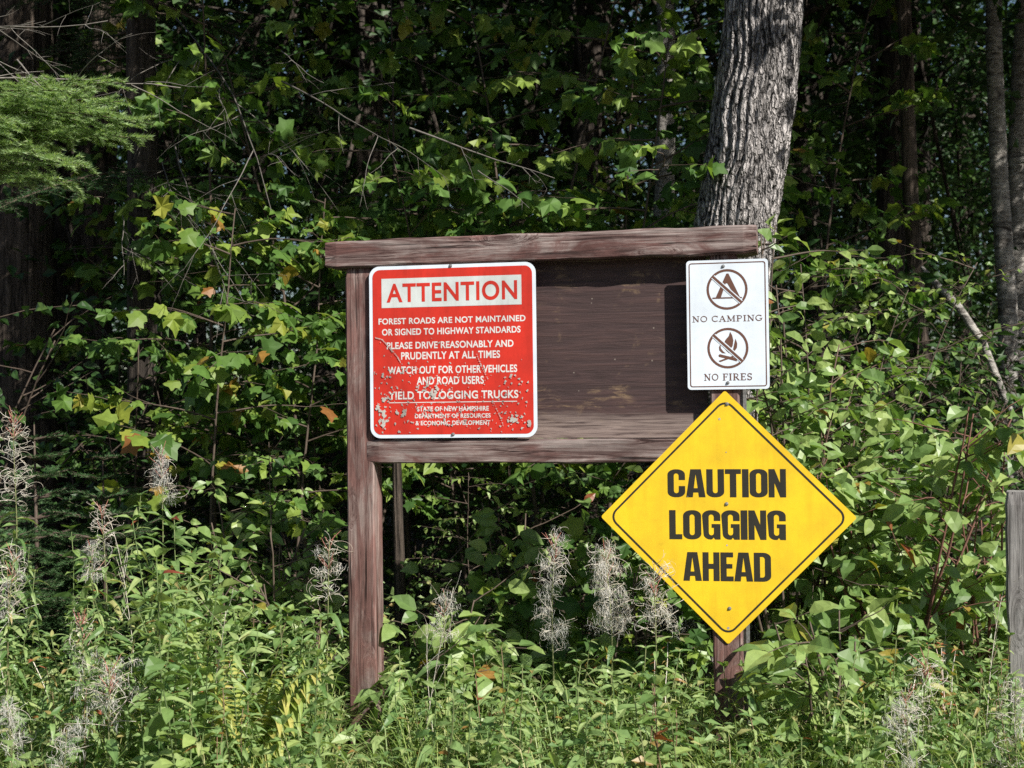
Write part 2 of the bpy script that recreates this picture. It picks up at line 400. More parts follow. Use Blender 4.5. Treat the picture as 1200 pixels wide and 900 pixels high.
# ------------------------------------------------------------------ ground
gm = Geo()
xs = np.concatenate([[-400, -120, -40, -15], np.linspace(-8, 8, 60), [15, 40, 120, 400]])
ys = np.concatenate([[-400, -100, -20], np.linspace(-4, 14, 60), [20, 40, 120, 400]])
X, Y = np.meshgrid(xs, ys)
def ground_z(x, y):
    near = np.exp(-((np.asarray(x) / 14.0) ** 2 + ((np.asarray(y) - 5) / 14.0) ** 2))
    return near * (0.02 * np.sin(2.1 * x + 0.7) * np.sin(1.7 * y) + 0.015 * np.sin(4.3 * x + 2.2 * y)) - 0.02
Z = ground_z(X, Y)
nx = len(xs); F = []
for j in range(len(ys) - 1):
    for i in range(nx - 1):
        a = j * nx + i
        F += [(a, a + 1, a + nx + 1), (a, a + nx + 1, a + nx)]
gm.add(np.column_stack([X.ravel(), Y.ravel(), Z.ravel()]), F, 0.5, 0, True)
tagp(gm.obj('ground', M_SOIL), kind='structure')

# ------------------------------------------------------------------ the notice board
def timber(name, size, mat, parent, loc, seed=0, wob=0.004, cham=0.006, rot=None, notch=None):
    """a sawn beam with eased, slightly uneven edges; local axes u, -n, z"""
    rs = np.random.RandomState(seed)
    L = int(np.argmax(size)); n = max(8, int(size[L] / 0.045))
    ax = [i for i in range(3) if i != L]
    a, bb = size[ax[0]] / 2, size[ax[1]] / 2
    prof = [(-a + cham, -bb), (a - cham, -bb), (a, -bb + cham), (a, bb - cham), (a - cham, bb), (-a + cham, bb), (-a, bb - cham), (-a, -bb + cham)]
    V = []; k = 8
    w = np.cumsum(rs.normal(0, 1, (n + 1, 2)), 0); w -= np.linspace(0, 1, n + 1)[:, None] * w[-1]
    w *= wob / max(1e-6, np.abs(w).max())
    for i in range(n + 1):
        t = -size[L] / 2 + size[L] * i / n
        sh = 1.0 if 0 < i < n else 1 - cham / max(a, bb)
        for p, q in prof:
            c = [0, 0, 0]; c[L] = t
            c[ax[0]] = p * sh + w[i, 0] + rs.normal(0, wob * 0.12)
            c[ax[1]] = q * sh + w[i, 1] + rs.normal(0, wob * 0.12)
            V.append(c)
    F = []
    for i in range(n):
        for j in range(k):
            p = i * k + j; q = i * k + (j + 1) % k
            F += [(p, q, q + k), (p, q + k, p + k)]
    for base in (0, n * k): F += [(base, base + j, base + j + 1) for j in range(1, k - 1)]
    g = Geo(); g.add(V, F)
    o = g.obj(name, mat, parent); o.location = loc
    if rot: o.rotation_euler = rot
    return o
# board-local frame: x along the board, y away from the viewer, z up
bd = empty('notice_board', BO, 'weathered brown timber notice board on two posts, with a heavy top beam', 'notice board', rz=-BYAW)
timber('post', (0.104, 0.10, 1.99), M_WOOD_Z, bd, (-0.686, 0.05, 0.735), 1, 0.004, rot=(0, 0, 0))
timber('post', (0.100, 0.10, 1.99), M_WOOD_Z, bd, (0.622, 0.05, 0.735), 2, 0.004)
timber('top_beam', (1.545, 0.16, 0.098), M_WOOD_X, bd, (-0.036, 0.059, 1.772), 3, 0.006, 0.007, rot=(0, 0.004 * -1, 0))
timber('bottom_rail', (1.25, 0.07, 0.085), M_WOOD_X, bd, (-0.035, 0.029, 1.0545), 4, 0.003, 0.005)
pn = Geo()
n = 40; V = []; F = []
pw, ph, pt = 1.19, 0.626, 0.016
def boxg(g, x0, x1, y0, y1, z0, z1, mat=0, tone=0.5):
    V = [(x0, y0, z0), (x1, y0, z0), (x1, y1, z0), (x0, y1, z0), (x0, y0, z1), (x1, y0, z1), (x1, y1, z1), (x0, y1, z1)]
    F = [(0, 1, 5), (0, 5, 4), (1, 2, 6), (1, 6, 5), (2, 3, 7), (2, 7, 6), (3, 0, 4), (3, 4, 7), (4, 5, 6), (4, 6, 7), (3, 2, 1), (3, 1, 0)]
    g.add(V, F, tone, mat)
boxg(pn, -pw / 2, pw / 2, 0, pt, 0, ph)
po = pn.obj('back_panel', M_PANEL, bd); po.location = (-0.035, 0.048, 1.0975)

# ------------------------------------------------------------------ flat sign shapes
def rrect(x0, x1, z0, z1, r, n=8):
    pts = []
    for cx, cz, a0 in ((x1 - r, z1 - r, 0), (x0 + r, z1 - r, 90), (x0 + r, z0 + r, 180), (x1 - r, z0 + r, 270)):
        for i in range(n + 1):
            a = math.radians(a0 + 90 * i / n); pts.append((cx + r * math.cos(a), cz + r * math.sin(a)))
    return pts
def poly_curve(loops_list):
    """mesh (2D verts, tris) of filled outlines with holes, through a 2D curve"""
    cu = bpy.data.curves.new('tmp', 'CURVE'); cu.dimensions = '2D'; cu.fill_mode = 'FRONT'
    for lp in loops_list:
        s = cu.splines.new('POLY'); s.points.add(len(lp) - 1)
        for p, (x, y) in zip(s.points, lp): p.co = (x, y, 0, 1)
        s.use_cyclic_u = True
    ob = bpy.data.objects.new('tmp', cu); C.objects.link(ob)
    me = bpy.data.meshes.new_from_object(ob.evaluated_get(bpy.context.evaluated_depsgraph_get()))
    me.calc_loop_triangles()
    V = np.array([v.co[:2] for v in me.vertices]).reshape(-1, 2)
    F = np.array([t.vertices[:] for t in me.loop_triangles]).reshape(-1, 3)
    bpy.data.objects.remove(ob); bpy.data.curves.remove(cu); bpy.data.meshes.remove(me)
    return V, F
def text_mesh(s, weight=0.0, spacing=1.0):
    cu = bpy.data.curves.new('tmp', 'FONT'); cu.body = s; cu.offset = weight; cu.space_character = spacing; cu.fill_mode = 'FRONT'
    ob = bpy.data.objects.new('tmp', cu); C.objects.link(ob)
    me = bpy.data.meshes.new_from_object(ob.evaluated_get(bpy.context.evaluated_depsgraph_get()))
    me.calc_loop_triangles()
    V = np.array([v.co[:2] for v in me.vertices]).reshape(-1, 2)
    F = np.array([t.vertices[:] for t in me.loop_triangles]).reshape(-1, 3)
    bpy.data.objects.remove(ob); bpy.data.curves.remove(cu); bpy.data.meshes.remove(me)
    return V, F
def fit(VF, x0, x1, z0, z1):
    V, F = VF; lo = V.min(0); hi = V.max(0)
    V = (V - lo) / (hi - lo)
    return np.column_stack([x0 + (x1 - x0) * V[:, 0], z0 + (z1 - z0) * V[:, 1]]), F
def flat(g, VF, y, mat=0, tone=0.5):
    V, F = VF
    # keep every face turned to the viewer (-y)
    a, b_, c = V[F[:, 0]], V[F[:, 1]], V[F[:, 2]]
    cr = (b_[:, 0] - a[:, 0]) * (c[:, 1] - a[:, 1]) - (b_[:, 1] - a[:, 1]) * (c[:, 0] - a[:, 0])
    F = np.where(cr[:, None] > 0, F, F[:, ::-1])
    g.add(np.column_stack([V[:, 0], np.full(len(V), y), V[:, 1]]), F, tone, mat)
def plate(g, outline, y0, y1, rim=0.0):
    n = len(outline); o = np.array(outline)
    VF = poly_curve([outline])
    flat(g, VF, y0)
    back = (VF[0], VF[1]); V = np.column_stack([back[0][:, 0], np.full(len(back[0]), y1), back[0][:, 1]])
    g.add(V, VF[1])
    V = np.vstack([np.column_stack([o[:, 0], np.full(n, y0), o[:, 1]]), np.column_stack([o[:, 0], np.full(n, y1), o[:, 1]])])
    F = []
    for i in range(n):
        j = (i + 1) % n; F += [(i, j, j + n), (i, j + n, i + n)]
    g.add(V, F)
def bolt(parent, x, z, y=-0.002, r=0.0065):
    g = Geo()
    prof = [(0, 1.0), (-0.0012, 1.0), (-0.0016, 0.95), (-0.0016, 0.62), (-0.0035, 0.6), (-0.0045, 0.5)]
    k = 10; V = []; F = []
    for yy, rr in prof:
        for j in range(k):
            a = 2 * math.pi * j / k; V.append((x + r * rr * math.cos(a), y + yy, z + r * rr * math.sin(a)))
    for i in range(len(prof) - 1):
        for j in range(k):
            p = i * k + j; q = i * k + (j + 1) % k; F += [(p, p + k, q + k), (p, q + k, q)]
    V.append((x, y + prof[-1][0] - 0.0005, z)); o = (len(prof) - 1) * k
    F += [(o + j, len(V) - 1, o + (j + 1) % k) for j in range(k)]
    g.add(V, F); return g.obj('bolt', M_METAL, parent)
def sign_root(name, u, z, off, label):
    return empty(name, BO + BU * u + BN * off + np.array([0, 0, z]), label, 'sign', rz=-BYAW)
def box_px(bl, tr, off, u0, z0):
    a = uv(*bl, off); b_ = uv(*tr, off)
    return a[0] - u0, b_[0] - u0, a[1] - z0, b_[1] - z0

# --- the red sign (local x,z from its centre)
OFF = 0.0165; U0, Z0 = -0.3355, 1.411
at_s = sign_root('attention_sign', U0, Z0, OFF, 'red square sign headed ATTENTION about forest roads, scratched and chipped, on the notice board')
hw, hh = 0.3055, 0.3085
g = Geo(); plate(g, rrect(-hw, hw, -hh, hh, 0.038), 0, 0.003); g.obj('sign_plate', M_WHITE, at_s)
g = Geo(); flat(g, poly_curve([rrect(-hw + 0.0125, hw - 0.0125, -hh + 0.0125, hh - 0.0125, 0.028)]), -0.0006); g.obj('red_field', M_RED, at_s)
x0, x1, z0, z1 = box_px((447.4, 362.7), (610.9, 320.1), OFF, U0, Z0)
z0 += 0.005; z1 -= 0.005
g = Geo(); flat(g, poly_curve([[(x0, z0), (x1, z0), (x1, z1), (x0, z1)]]), -0.0012); bn = g.obj('banner', M_BANNER, at_s)
x0, x1, z0, z1 = box_px((453.3, 356.2), (606, 326.6), OFF, U0, Z0)
g = Geo(); flat(g, fit(text_mesh('ATTENTION', 0.022, 1.08), x0, x1, z0 + 0.004, z1 - 0.004), -0.0018)
g.obj('heading', M_RED, bn)
g = Geo()
for s, bl, tr in (('FOREST ROADS ARE NOT MAINTAINED', (443.7, 380.6), (615.8, 369)), ('OR SIGNED TO HIGHWAY STANDARDS', (447.8, 393.4), (610, 381.8)),
                  ('PLEASE DRIVE REASONABLY AND', (453.4, 409.4), (601.8, 398)), ('PRUDENTLY AT ALL TIMES', (470.2, 421.6), (586, 410.4)),
                  ('WATCH OUT FOR OTHER VEHICLES', (454.8, 438.6), (606, 427)), ('AND ROAD USERS', (488.5, 451), (567, 440.4)),
                  ('YIELD TO LOGGING TRUCKS', (455.6, 468.4), (607.4, 456.8)), ('STATE OF NEW HAMPSHIRE', (488.9, 482.2), (572.9, 475.6)),
                  ('DEPARTMENT OF RESOURCES', (486.3, 490.3), (575, 484.2)), ('& ECONOMIC DEVELOPMENT', (487, 498.5), (574.6, 492.4))):
    x0, x1, z0, z1 = box_px(bl, tr, OFF, U0, Z0)
    g = Geo(); flat(g, fit(text_mesh(s, 0.026, 1.06), x0, x1, z0, z1), -0.0012); g.obj('lettering', M_WHITE2, at_s)
a_, b_ = uv(456, 472, OFF), uv(606, 470.2, OFF); zc = (a_[1] + b_[1]) / 2 - Z0; g = Geo()
flat(g, poly_curve([[(a_[0] - U0, zc - 0.0014), (b_[0] - U0, zc - 0.0014), (b_[0] - U0, zc + 0.0014), (a_[0] - U0, zc + 0.0014)]]), -0.0012)
g.obj('rule_line', M_WHITE2, at_s)
# chips and scratches where the paint has gone
rs = np.random.RandomState(5); g = Geo()
def chip(px, py, r, ang=None, el=1.0, lay=[0]):
    u, z = uv(px, py, OFF); u -= U0; z -= Z0
    k = rs.randint(6, 10); A = np.sort(rs.uniform(0, 2 * math.pi, k)); rr = r * rs.uniform(0.45, 1.1, k)
    P = np.column_stack([np.cos(A) * rr * el, np.sin(A) * rr]); a = rs.uniform(0, math.pi) if ang is None else ang
    P = P @ np.array([[math.cos(a), math.sin(a)], [-math.sin(a), math.cos(a)]]) + (u, z)
    if abs(P[:, 0]).max() > hw - 0.014 or abs(P[:, 1]).max() > hh - 0.014: return
    lay[0] += 1; y = -0.0019 - lay[0] * 0.000004
    V = np.vstack([P.mean(0), P]); F = [(0, 1 + i, 1 + (i + 1) % k) for i in range(k)]
    flat(g, (V, np.array(F)), y, 0, rs.rand())
for cx, cy, sx_, sy_, nn, r in ((448, 490, 4, 9, 14, 0.008), (500, 465, 28, 20, 60, 0.0045), (505, 452, 12, 8, 18, 0.007), (512, 475, 20, 14, 26, 0.006),
                                (470, 440, 16, 14, 22, 0.005), (452, 447, 8, 12, 16, 0.0055), (545, 475, 30, 14, 40, 0.004), (598, 488, 10, 9, 18, 0.006),
                                (580, 455, 18, 16, 18, 0.0035), (455, 467, 7, 3, 10, 0.007), (520, 488, 34, 8, 34, 0.005), (475, 480, 16, 12, 20, 0.007), (610, 470, 8, 16, 14, 0.006), (560, 500, 40, 5, 16, 0.005), (530, 430, 40, 20, 16, 0.003), (595, 448, 9, 6, 7, 0.006)):
    for _ in range(int(nn * 1.15)): chip(rs.normal(cx, sx_), rs.normal(cy, sy_), r * rs.uniform(0.35, 1.0), None, rs.uniform(1, 1.9))
for px, py, r in ((621, 497, 0.011), (443, 476, 0.009), (449, 497, 0.011), (446, 482, 0.007), (508, 461, 0.011), (513, 455, 0.008), (474, 484, 0.010), (601, 491, 0.010), (448, 440, 0.007)):
    chip(px, py, r, None, 1.4)
    for _ in range(4): chip(px + rs.normal(0, 2.2), py + rs.normal(0, 2.6), r * rs.uniform(0.4, 0.8), None, 1.5)
for pts in (((441, 396), (448, 398), (453, 403), (460, 412)), ((458, 408), (466, 418), (470, 425)), ((560, 418), (566, 432), (572, 444)), ((578, 470), (585, 485), (590, 498))):
    for (ax_, ay), (bx, by) in zip(pts[:-1], pts[1:]):
        for t in np.linspace(0, 1, 6): chip(ax_ + (bx - ax_) * t, ay + (by - ay) * t, 0.0026, math.atan2(ay - by, bx - ax_), 2.0)
g.obj('paint_chip', M_CHIP, at_s)['kind'] = 'stuff'
for p in ((528, 311.5), (531, 509)):
    u, z = uv(*p, OFF); bolt(at_s, u - U0, z - Z0, -0.0005)

# --- NO CAMPING / NO FIRES
OFF = 0.012; U0, Z0 = 0.6355, 1.4825
nc = sign_root('no_camping_sign', U0, Z0, OFF, 'white upright sign with brown circles reading NO CAMPING and NO FIRES')
hw, hh = 0.1385, 0.2215
g = Geo(); plate(g, rrect(-hw, hw, -hh, hh, 0.012), 0, 0.0025); g.obj('sign_plate', M_WHITE, nc)
g = Geo(); flat(g, poly_curve([rrect(-hw + 0.0085, hw - 0.0085, -hh + 0.0085, hh - 0.0085, 0.009), rrect(-hw + 0.0120, hw - 0.0120, -hh + 0.0120, hh - 0.0120, 0.006)]), -0.0006)
g.obj('border_line', M_BROWN, nc)
def circle(cx, cz, r, n=40): return [(cx + r * math.cos(2 * math.pi * i / n), cz + r * math.sin(2 * math.pi * i / n)) for i in range(n)]
def slash(g, cx, cz, R, w, y):
    d = np.array([math.cos(math.radians(-43)), math.sin(math.radians(-43))]); q = np.array([-d[1], d[0]]); c = np.array([cx, cz]); L = R * 0.93
    for ww, yy, mat in ((w * 1.75, y, 1), (w, y - 0.0004, 0)):
        P = [c - d * L - q * ww / 2, c + d * L - q * ww / 2, c + d * L + q * ww / 2, c - d * L + q * ww / 2]
        flat(g, (np.array(P), np.array([(0, 1, 2), (0, 2, 3)])), yy, mat)
rings = []
for p in ((852, 339.1), (853, 407.9)):
    u, z = uv(*p, OFF); u -= U0; z -= Z0; g = Geo()
    flat(g, poly_curve([circle(u, z, 0.0695), circle(u, z, 0.0615)]), -0.0006)
    rings.append(g.obj('prohibition_ring', M_BROWN, nc))
u, z = uv(852, 339.1, OFF); u -= U0; z -= Z0; R = 0.0695
def sc_pts(lst): return [(u + R * a, z + R * b_) for a, b_ in lst]
g = Geo()
flat(g, poly_curve([sc_pts([(-0.55, -0.38), (-0.02, 0.78), (0.08, 0.78), (0.62, -0.38), (0.40, -0.38), (0.02, 0.30), (-0.06, 0.30), (-0.30, -0.38)])]), -0.0006)
flat(g, poly_curve([sc_pts([(-0.72, -0.385), (0.72, -0.385), (0.72, -0.45), (-0.72, -0.45)])]), -0.0006)
slash(g, u, z, R, 0.0085, -0.0011)
g.obj('tent_symbol', [M_BROWN, M_WHITE], rings[0])
u, z = uv(853, 407.9, OFF); u -= U0; z -= Z0
g = Geo()
def flame(pts): flat(g, poly_curve([sc_pts(pts)]), -0.0006)
flame([(0.12, 0.80), (0.22, 0.62), (0.27, 0.38), (0.24, 0.12), (0.10, -0.12), (0.06, -0.25), (-0.08, -0.12), (-0.18, 0.05), (-0.2, 0.22), (-0.1, 0.42), (0.06, 0.6)])
flame([(0.38, 0.46), (0.46, 0.22), (0.44, 0.0), (0.32, -0.16), (0.14, -0.24), (0.26, -0.05), (0.30, 0.14)])
flame([(-0.36, 0.20), (-0.34, 0.0), (-0.22, -0.16), (-0.10, -0.26), (-0.28, -0.24), (-0.42, -0.10), (-0.43, 0.06)])
flame([(-0.46, -0.34), (-0.40, -0.29), (0.46, -0.52), (0.42, -0.66), (0.34, -0.63), (-0.44, -0.42)])
flat(g, poly_curve([sc_pts([(0.36, -0.34), (0.42, -0.40), (-0.38, -0.68), (-0.46, -0.62)])]), -0.0007)
slash(g, u, z, R, 0.0085, -0.0011)
g.obj('fire_symbol', [M_BROWN, M_WHITE], rings[1])
# serif capitals: strokes (x0,z0,x1,z1,width) in a 1-high box
TK, TN, SH = 0.17, 0.085, 0.075
def arcs(cx, cz, rx, rz, a0, a1, n=10): return [(cx + rx * math.cos(math.radians(a0 + (a1 - a0) * i / n)), cz + rz * math.sin(math.radians(a0 + (a1 - a0) * i / n))) for i in range(n + 1)]
def vs_(x): return [([(x, 0.03), (x, 0.97)], TK), ([(x - 0.17, 0.035), (x + 0.17, 0.035)], SH), ([(x - 0.17, 0.965), (x + 0.17, 0.965)], SH)]
SER = {
 'N': (0.92, [([(0.18, 0.03), (0.18, 0.97)], TN), ([(0.74, 0.0), (0.74, 0.97)], TN), ([(0.16, 0.95), (0.74, 0.05)], TK), ([(0.02, 0.035), (0.34, 0.035)], SH), ([(0.02, 0.965), (0.24, 0.965)], SH), ([(0.58, 0.965), (0.90, 0.965)], SH)]),
 'O': (0.92, [(arcs(0.46, 0.5, 0.36, 0.44, 0, 360, 22), 0.13)]),
 'C': (0.84, [(arcs(0.46, 0.5, 0.36, 0.44, 48, 312, 16), 0.13), ([(0.74, 0.97), (0.74, 0.70)], SH), ([(0.74, 0.20), (0.74, 0.08)], SH)]),
 'A': (0.92, [([(0.44, 0.97), (0.14, 0.03)], TN), ([(0.44, 0.97), (0.76, 0.03)], TK), ([(0.24, 0.34), (0.64, 0.34)], SH), ([(0.0, 0.035), (0.30, 0.035)], SH), ([(0.58, 0.035), (0.92, 0.035)], SH)]),
 'M': (1.10, [([(0.18, 0.03), (0.20, 0.97)], TN), ([(0.18, 0.97), (0.54, 0.08)], TK), ([(0.54, 0.08), (0.88, 0.97)], TN), ([(0.90, 0.03), (0.90, 0.97)], TK), ([(0.02, 0.035), (0.34, 0.035)], SH), ([(0.72, 0.035), (1.08, 0.035)], SH), ([(0.04, 0.965), (0.22, 0.965)], SH), ([(0.86, 0.965), (1.06, 0.965)], SH)]),
 'P': (0.78, vs_(0.22) + [([(0.22, 0.95)] + arcs(0.42, 0.70, 0.26, 0.25, 90, -90, 9) + [(0.22, 0.45)], 0.10)]),
 'I': (0.46, vs_(0.23)),
 'G': (0.92, [(arcs(0.46, 0.5, 0.36, 0.44, 48, 318, 16), 0.13), ([(0.74, 0.97), (0.74, 0.70)], SH), ([(0.75, 0.10), (0.75, 0.44)], 0.13), ([(0.54, 0.44), (0.90, 0.44)], SH)]),
 'F': (0.74, vs_(0.22) + [([(0.22, 0.955), (0.66, 0.955)], 0.09), ([(0.66, 0.97), (0.66, 0.74)], SH), ([(0.22, 0.52), (0.54, 0.52)], 0.08), ([(0.54, 0.62), (0.54, 0.42)], SH)]),
 'E': (0.80, vs_(0.22) + [([(0.22, 0.955), (0.68, 0.955)], 0.09), ([(0.68, 0.97), (0.68, 0.76)], SH), ([(0.22, 0.52), (0.54, 0.52)], 0.08), ([(0.54, 0.62), (0.54, 0.42)], SH), ([(0.22, 0.045), (0.70, 0.045)], 0.09), ([(0.70, 0.03), (0.70, 0.26)], SH)]),
 'R': (0.90, vs_(0.22) + [([(0.22, 0.95)] + arcs(0.42, 0.72, 0.25, 0.23, 90, -90, 9) + [(0.22, 0.49)], 0.10), ([(0.42, 0.49), (0.76, 0.05)], 0.15), ([(0.70, 0.035), (0.90, 0.035)], SH)]),
 'S': (0.70, [(arcs(0.35, 0.73, 0.22, 0.22, 20, 250, 11) + arcs(0.35, 0.27, 0.24, 0.22, 70, -160, 11), 0.13), ([(0.58, 0.97), (0.58, 0.74)], SH), ([(0.10, 0.03), (0.10, 0.28)], SH)]),
}
def serif_text(g, s, x0, x1, z0, z1, y):
    pen = 0; parts = []
    for ch in s:
        if ch == ' ': pen += 0.42; continue
        w, st = SER[ch]; parts += [([(pen + a, b_) for a, b_ in pl], t) for pl, t in st]; pen += w + 0.05
    sx, sz = (x1 - x0) / (pen - 0.05), (z1 - z0); lay = 0
    for pl, t in parts:
        P = np.array([(x0 + a * sx, z0 + b_ * sz) for a, b_ in pl]); hw_ = t * sz / 2
        T = np.empty_like(P); T[1:-1] = P[2:] - P[:-2]; T[0] = P[1] - P[0]; T[-1] = P[-1] - P[-2]; T = unit(T)
        Q = np.column_stack([-T[:, 1], T[:, 0]]); V = np.vstack([P + Q * hw_, P - Q * hw_]); n = len(P)
        F = [f for i in range(n - 1) for f in ((i, i + 1, i + 1 + n), (i, i + 1 + n, i + n))]
        lay += 1; flat(g, (V, np.array(F)), y - 0.000006 * lay)
g = Geo()
x0, x1, z0, z1 = box_px((811.3, 377.8), (893.8, 368.6), OFF, U0, Z0); serif_text(g, 'NO CAMPING', x0, x1, z0, z1, -0.0006); g.obj('lettering', M_BROWN, nc); g = Geo()
x0, x1, z0, z1 = box_px((825, 446.2), (881.8, 437.2), OFF, U0, Z0); serif_text(g, 'NO FIRES', x0, x1, z0, z1, -0.0006)
g.obj('lettering', M_BROWN, nc)
for p in ((847.5, 312), (853, 448.6)):
    u, z = uv(*p, OFF); bolt(nc, u - U0, z - Z0, -0.0005, 0.006)

# --- the yellow diamond
OFF = 0.009; U0, Z0 = 0.6225, 0.8245
ca = sign_root('caution_sign', U0, Z0, OFF, 'large yellow diamond sign reading CAUTION LOGGING AHEAD in heavy black capitals')
hd = 0.433
def diamond(h, r, n=6):
    pts = []; q = h - r * math.sqrt(2)
    for k in range(4):
        a0 = 90 * k - 45; cx, cz = q * math.cos(math.radians(90 * k)), q * math.sin(math.radians(90 * k))
        for i in range(n + 1):
            a = math.radians(a0 + 90 * i / n); pts.append((cx + r * math.cos(a), cz + r * math.sin(a)))
    return pts
g = Geo(); plate(g, diamond(hd, 0.008), 0, 0.0025); g.obj('sign_plate', M_YELLOW, ca)
g = Geo(); flat(g, poly_curve([diamond(hd - 0.026, 0.036), diamond(hd - 0.0355, 0.030)]), -0.0006); g.obj('border_line', M_BLACK, ca)
def arc(cx, cy, rx, ry, a0, a1, n=7): return [(cx + rx * math.cos(math.radians(a0 + (a1 - a0) * i / n)), cy + ry * math.sin(math.radians(a0 + (a1 - a0) * i / n))) for i in range(n + 1)]
W = 0.60; S = 0.215; RX, RY = 0.27, 0.19; ix, iy = 0.085, 0.09; T_ = 0.145
def ro(x0, x1, y0, y1, rx, ry): return arc(x1 - rx, y1 - ry, rx, ry, 0, 90) + arc(x0 + rx, y1 - ry, rx, ry, 90, 180) + arc(x0 + rx, y0 + ry, rx, ry, 180, 270) + arc(x1 - rx, y0 + ry, rx, ry, 270, 360)
IMP = {
 'O': (W, [ro(0, W, 0, 1, RX, RY), ro(S, W - S, T_, 1 - T_, ix, iy)]),
 'C': (W, [arc(W - RX, 1 - RY, RX, RY, 0, 90) + arc(RX, 1 - RY, RX, RY, 90, 180) + arc(RX, RY, RX, RY, 180, 270) + arc(W - RX, RY, RX, RY, 270, 360) + [(W, 0.40), (W - S, 0.40)]
           + arc(W - S - ix, T_ + iy, ix, iy, 0, -90) + arc(S + ix, T_ + iy, ix, iy, 270, 180) + arc(S + ix, 1 - T_ - iy, ix, iy, 180, 90) + arc(W - S - ix, 1 - T_ - iy, ix, iy, 90, 0) + [(W - S, 0.615), (W, 0.615)]]),
 'G': (W, [arc(W - RX, 1 - RY, RX, RY, 0, 90) + arc(RX, 1 - RY, RX, RY, 90, 180) + arc(RX, RY, RX * 0.85, RY, 180, 285) + [(W - S - 0.01, 0.07), (W - S + 0.04, 0.0), (W, 0.0), (W, 0.53), (0.31, 0.53), (0.31, 0.40), (W - S, 0.40)]
           + arc(W - S - ix, T_ + iy, ix, iy, 0, -90) + arc(S + ix, T_ + iy, ix, iy, 270, 180) + arc(S + ix, 1 - T_ - iy, ix, iy, 180, 90) + arc(W - S - ix, 1 - T_ - iy, ix, iy, 90, 0) + [(W - S, 0.635), (W, 0.635)]]),
 'U': (W, [[(0, 1)] + arc(RX, RY, RX, RY, 180, 270) + arc(W - RX, RY, RX, RY, 270, 360) + [(W, 1), (W - S, 1)] + arc(W - S - ix, T_ + iy, ix, iy, 0, -90) + arc(S + ix, T_ + iy, ix, iy, 270, 180) + [(S, 1)]]),
 'D': (W, [[(0, 0)] + arc(W - RX, RY, RX, RY, 270, 360) + arc(W - RX, 1 - RY, RX, RY, 0, 90) + [(0, 1)], [(S, T_)] + arc(W - S - ix, T_ + iy, ix, iy, 270, 360) + arc(W - S - ix, 1 - T_ - iy, ix, iy, 0, 90) + [(S, 1 - T_)]]),
 'A': (0.66, [[(0, 0), (0.15, 1), (0.51, 1), (0.66, 0), (0.435, 0), (0.415, 0.17), (0.245, 0.17), (0.225, 0)], [(0.262, 0.325), (0.398, 0.325), (0.33, 0.84)]]),
 'T': (0.54, [[(0.162, 0), (0.162, 0.83), (0, 0.83), (0, 1), (0.54, 1), (0.54, 0.83), (0.378, 0.83), (0.378, 0)]]),
 'I': (0.22, [[(0, 0), (0.22, 0), (0.22, 1), (0, 1)]]),
 'N': (0.58, [[(0, 0), (0, 1), (0.20, 1), (0.385, 0.50), (0.385, 1), (0.58, 1), (0.58, 0), (0.385, 0), (0.195, 0.52), (0.195, 0)]]),
 'L': (0.43, [[(0, 0), (0, 1), (0.215, 1), (0.215, 0.175), (0.43, 0.175), (0.43, 0)]]),
 'H': (0.60, [[(0, 0), (0, 1), (S, 1), (S, 0.60), (0.385, 0.60), (0.385, 1), (0.60, 1), (0.60, 0), (0.385, 0), (0.385, 0.42), (S, 0.42), (S, 0)]]),
 'E': (0.45, [[(0, 0), (0, 1), (0.45, 1), (0.45, 0.83), (S, 0.83), (S, 0.60), (0.42, 0.60), (0.42, 0.44), (S, 0.44), (S, 0.17), (0.46, 0.17), (0.46, 0)]]),
}
g = Geo()
for s, bl, tr in (('CAUTION', (782.6, 582.6), (920.9, 549.6)), ('LOGGING', (784.6, 631.8), (920.7, 598.2)), ('AHEAD', (801, 680.4), (903.4, 647.8))):
    x0, x1, z0, z1 = box_px(bl, tr, OFF, U0, Z0)
    g = Geo(); tot = sum(IMP[c][0] for c in s) + 0.035 * (len(s) - 1); k = (x1 - x0) / tot; pen = x0
    for c in s:
        w, lps = IMP[c]
        flat(g, poly_curve([[(pen + a * k, z0 + b_ * (z1 - z0)) for a, b_ in lp] for lp in lps]), -0.0006)
        pen += (w + 0.035) * k
    g.obj('lettering', M_BLACK, ca)
for p in ((852, 473.5), (851.5, 590.5), (855, 713)):
    u, z = uv(*p, OFF); bolt(ca, u - U0, z - Z0, -0.0005, 0.0065)
g = Geo()
for p, r in (((843, 491), 0.004), ((852, 639), 0.003), ((853.5, 736), 0.0045), ((851, 530), 0.002), ((806, 582), 0.002)):
    u, z = uv(*p, OFF); g = Geo(); flat(g, poly_curve([circle(u - U0, z - Z0, r, 12)]), -0.0006); g.obj('bolt_hole', M_CHIP, ca)

# narrow galvanised upright behind the signs, and the grey post at the right edge
P = BO + BU * 0.670 + BN * -0.06
us = empty('metal_signpost', (P[0], P[1], 0), 'thin grey galvanised channel post behind the yellow diamond, beside the timber post', 'post', rz=-BYAW)
g = Geo(); V = []; prof = [(-0.022, 0.0), (-0.010, 0.0), (-0.008, 0.016), (0.008, 0.016), (0.010, 0.0), (0.022, 0.0), (0.022, 0.003), (0.012, 0.003), (0.010, 0.019), (-0.010, 0.019), (-0.012, 0.003), (-0.022, 0.003)]
k = len(prof); zz = (-0.2, 0.6, 1.35)
for z in zz: V += [(x, y, z) for x, y in prof]
F = [f for i in range(2) for j in range(k) for f in ((i * k + j, i * k + (j + 1) % k, (i + 1) * k + (j + 1) % k), (i * k + j, (i + 1) * k + (j + 1) % k, (i + 1) * k + j))]
g.add(V, F); flat_top = None
g.obj('channel', M_METAL, us)
P = at(1180, 700, 5.05)
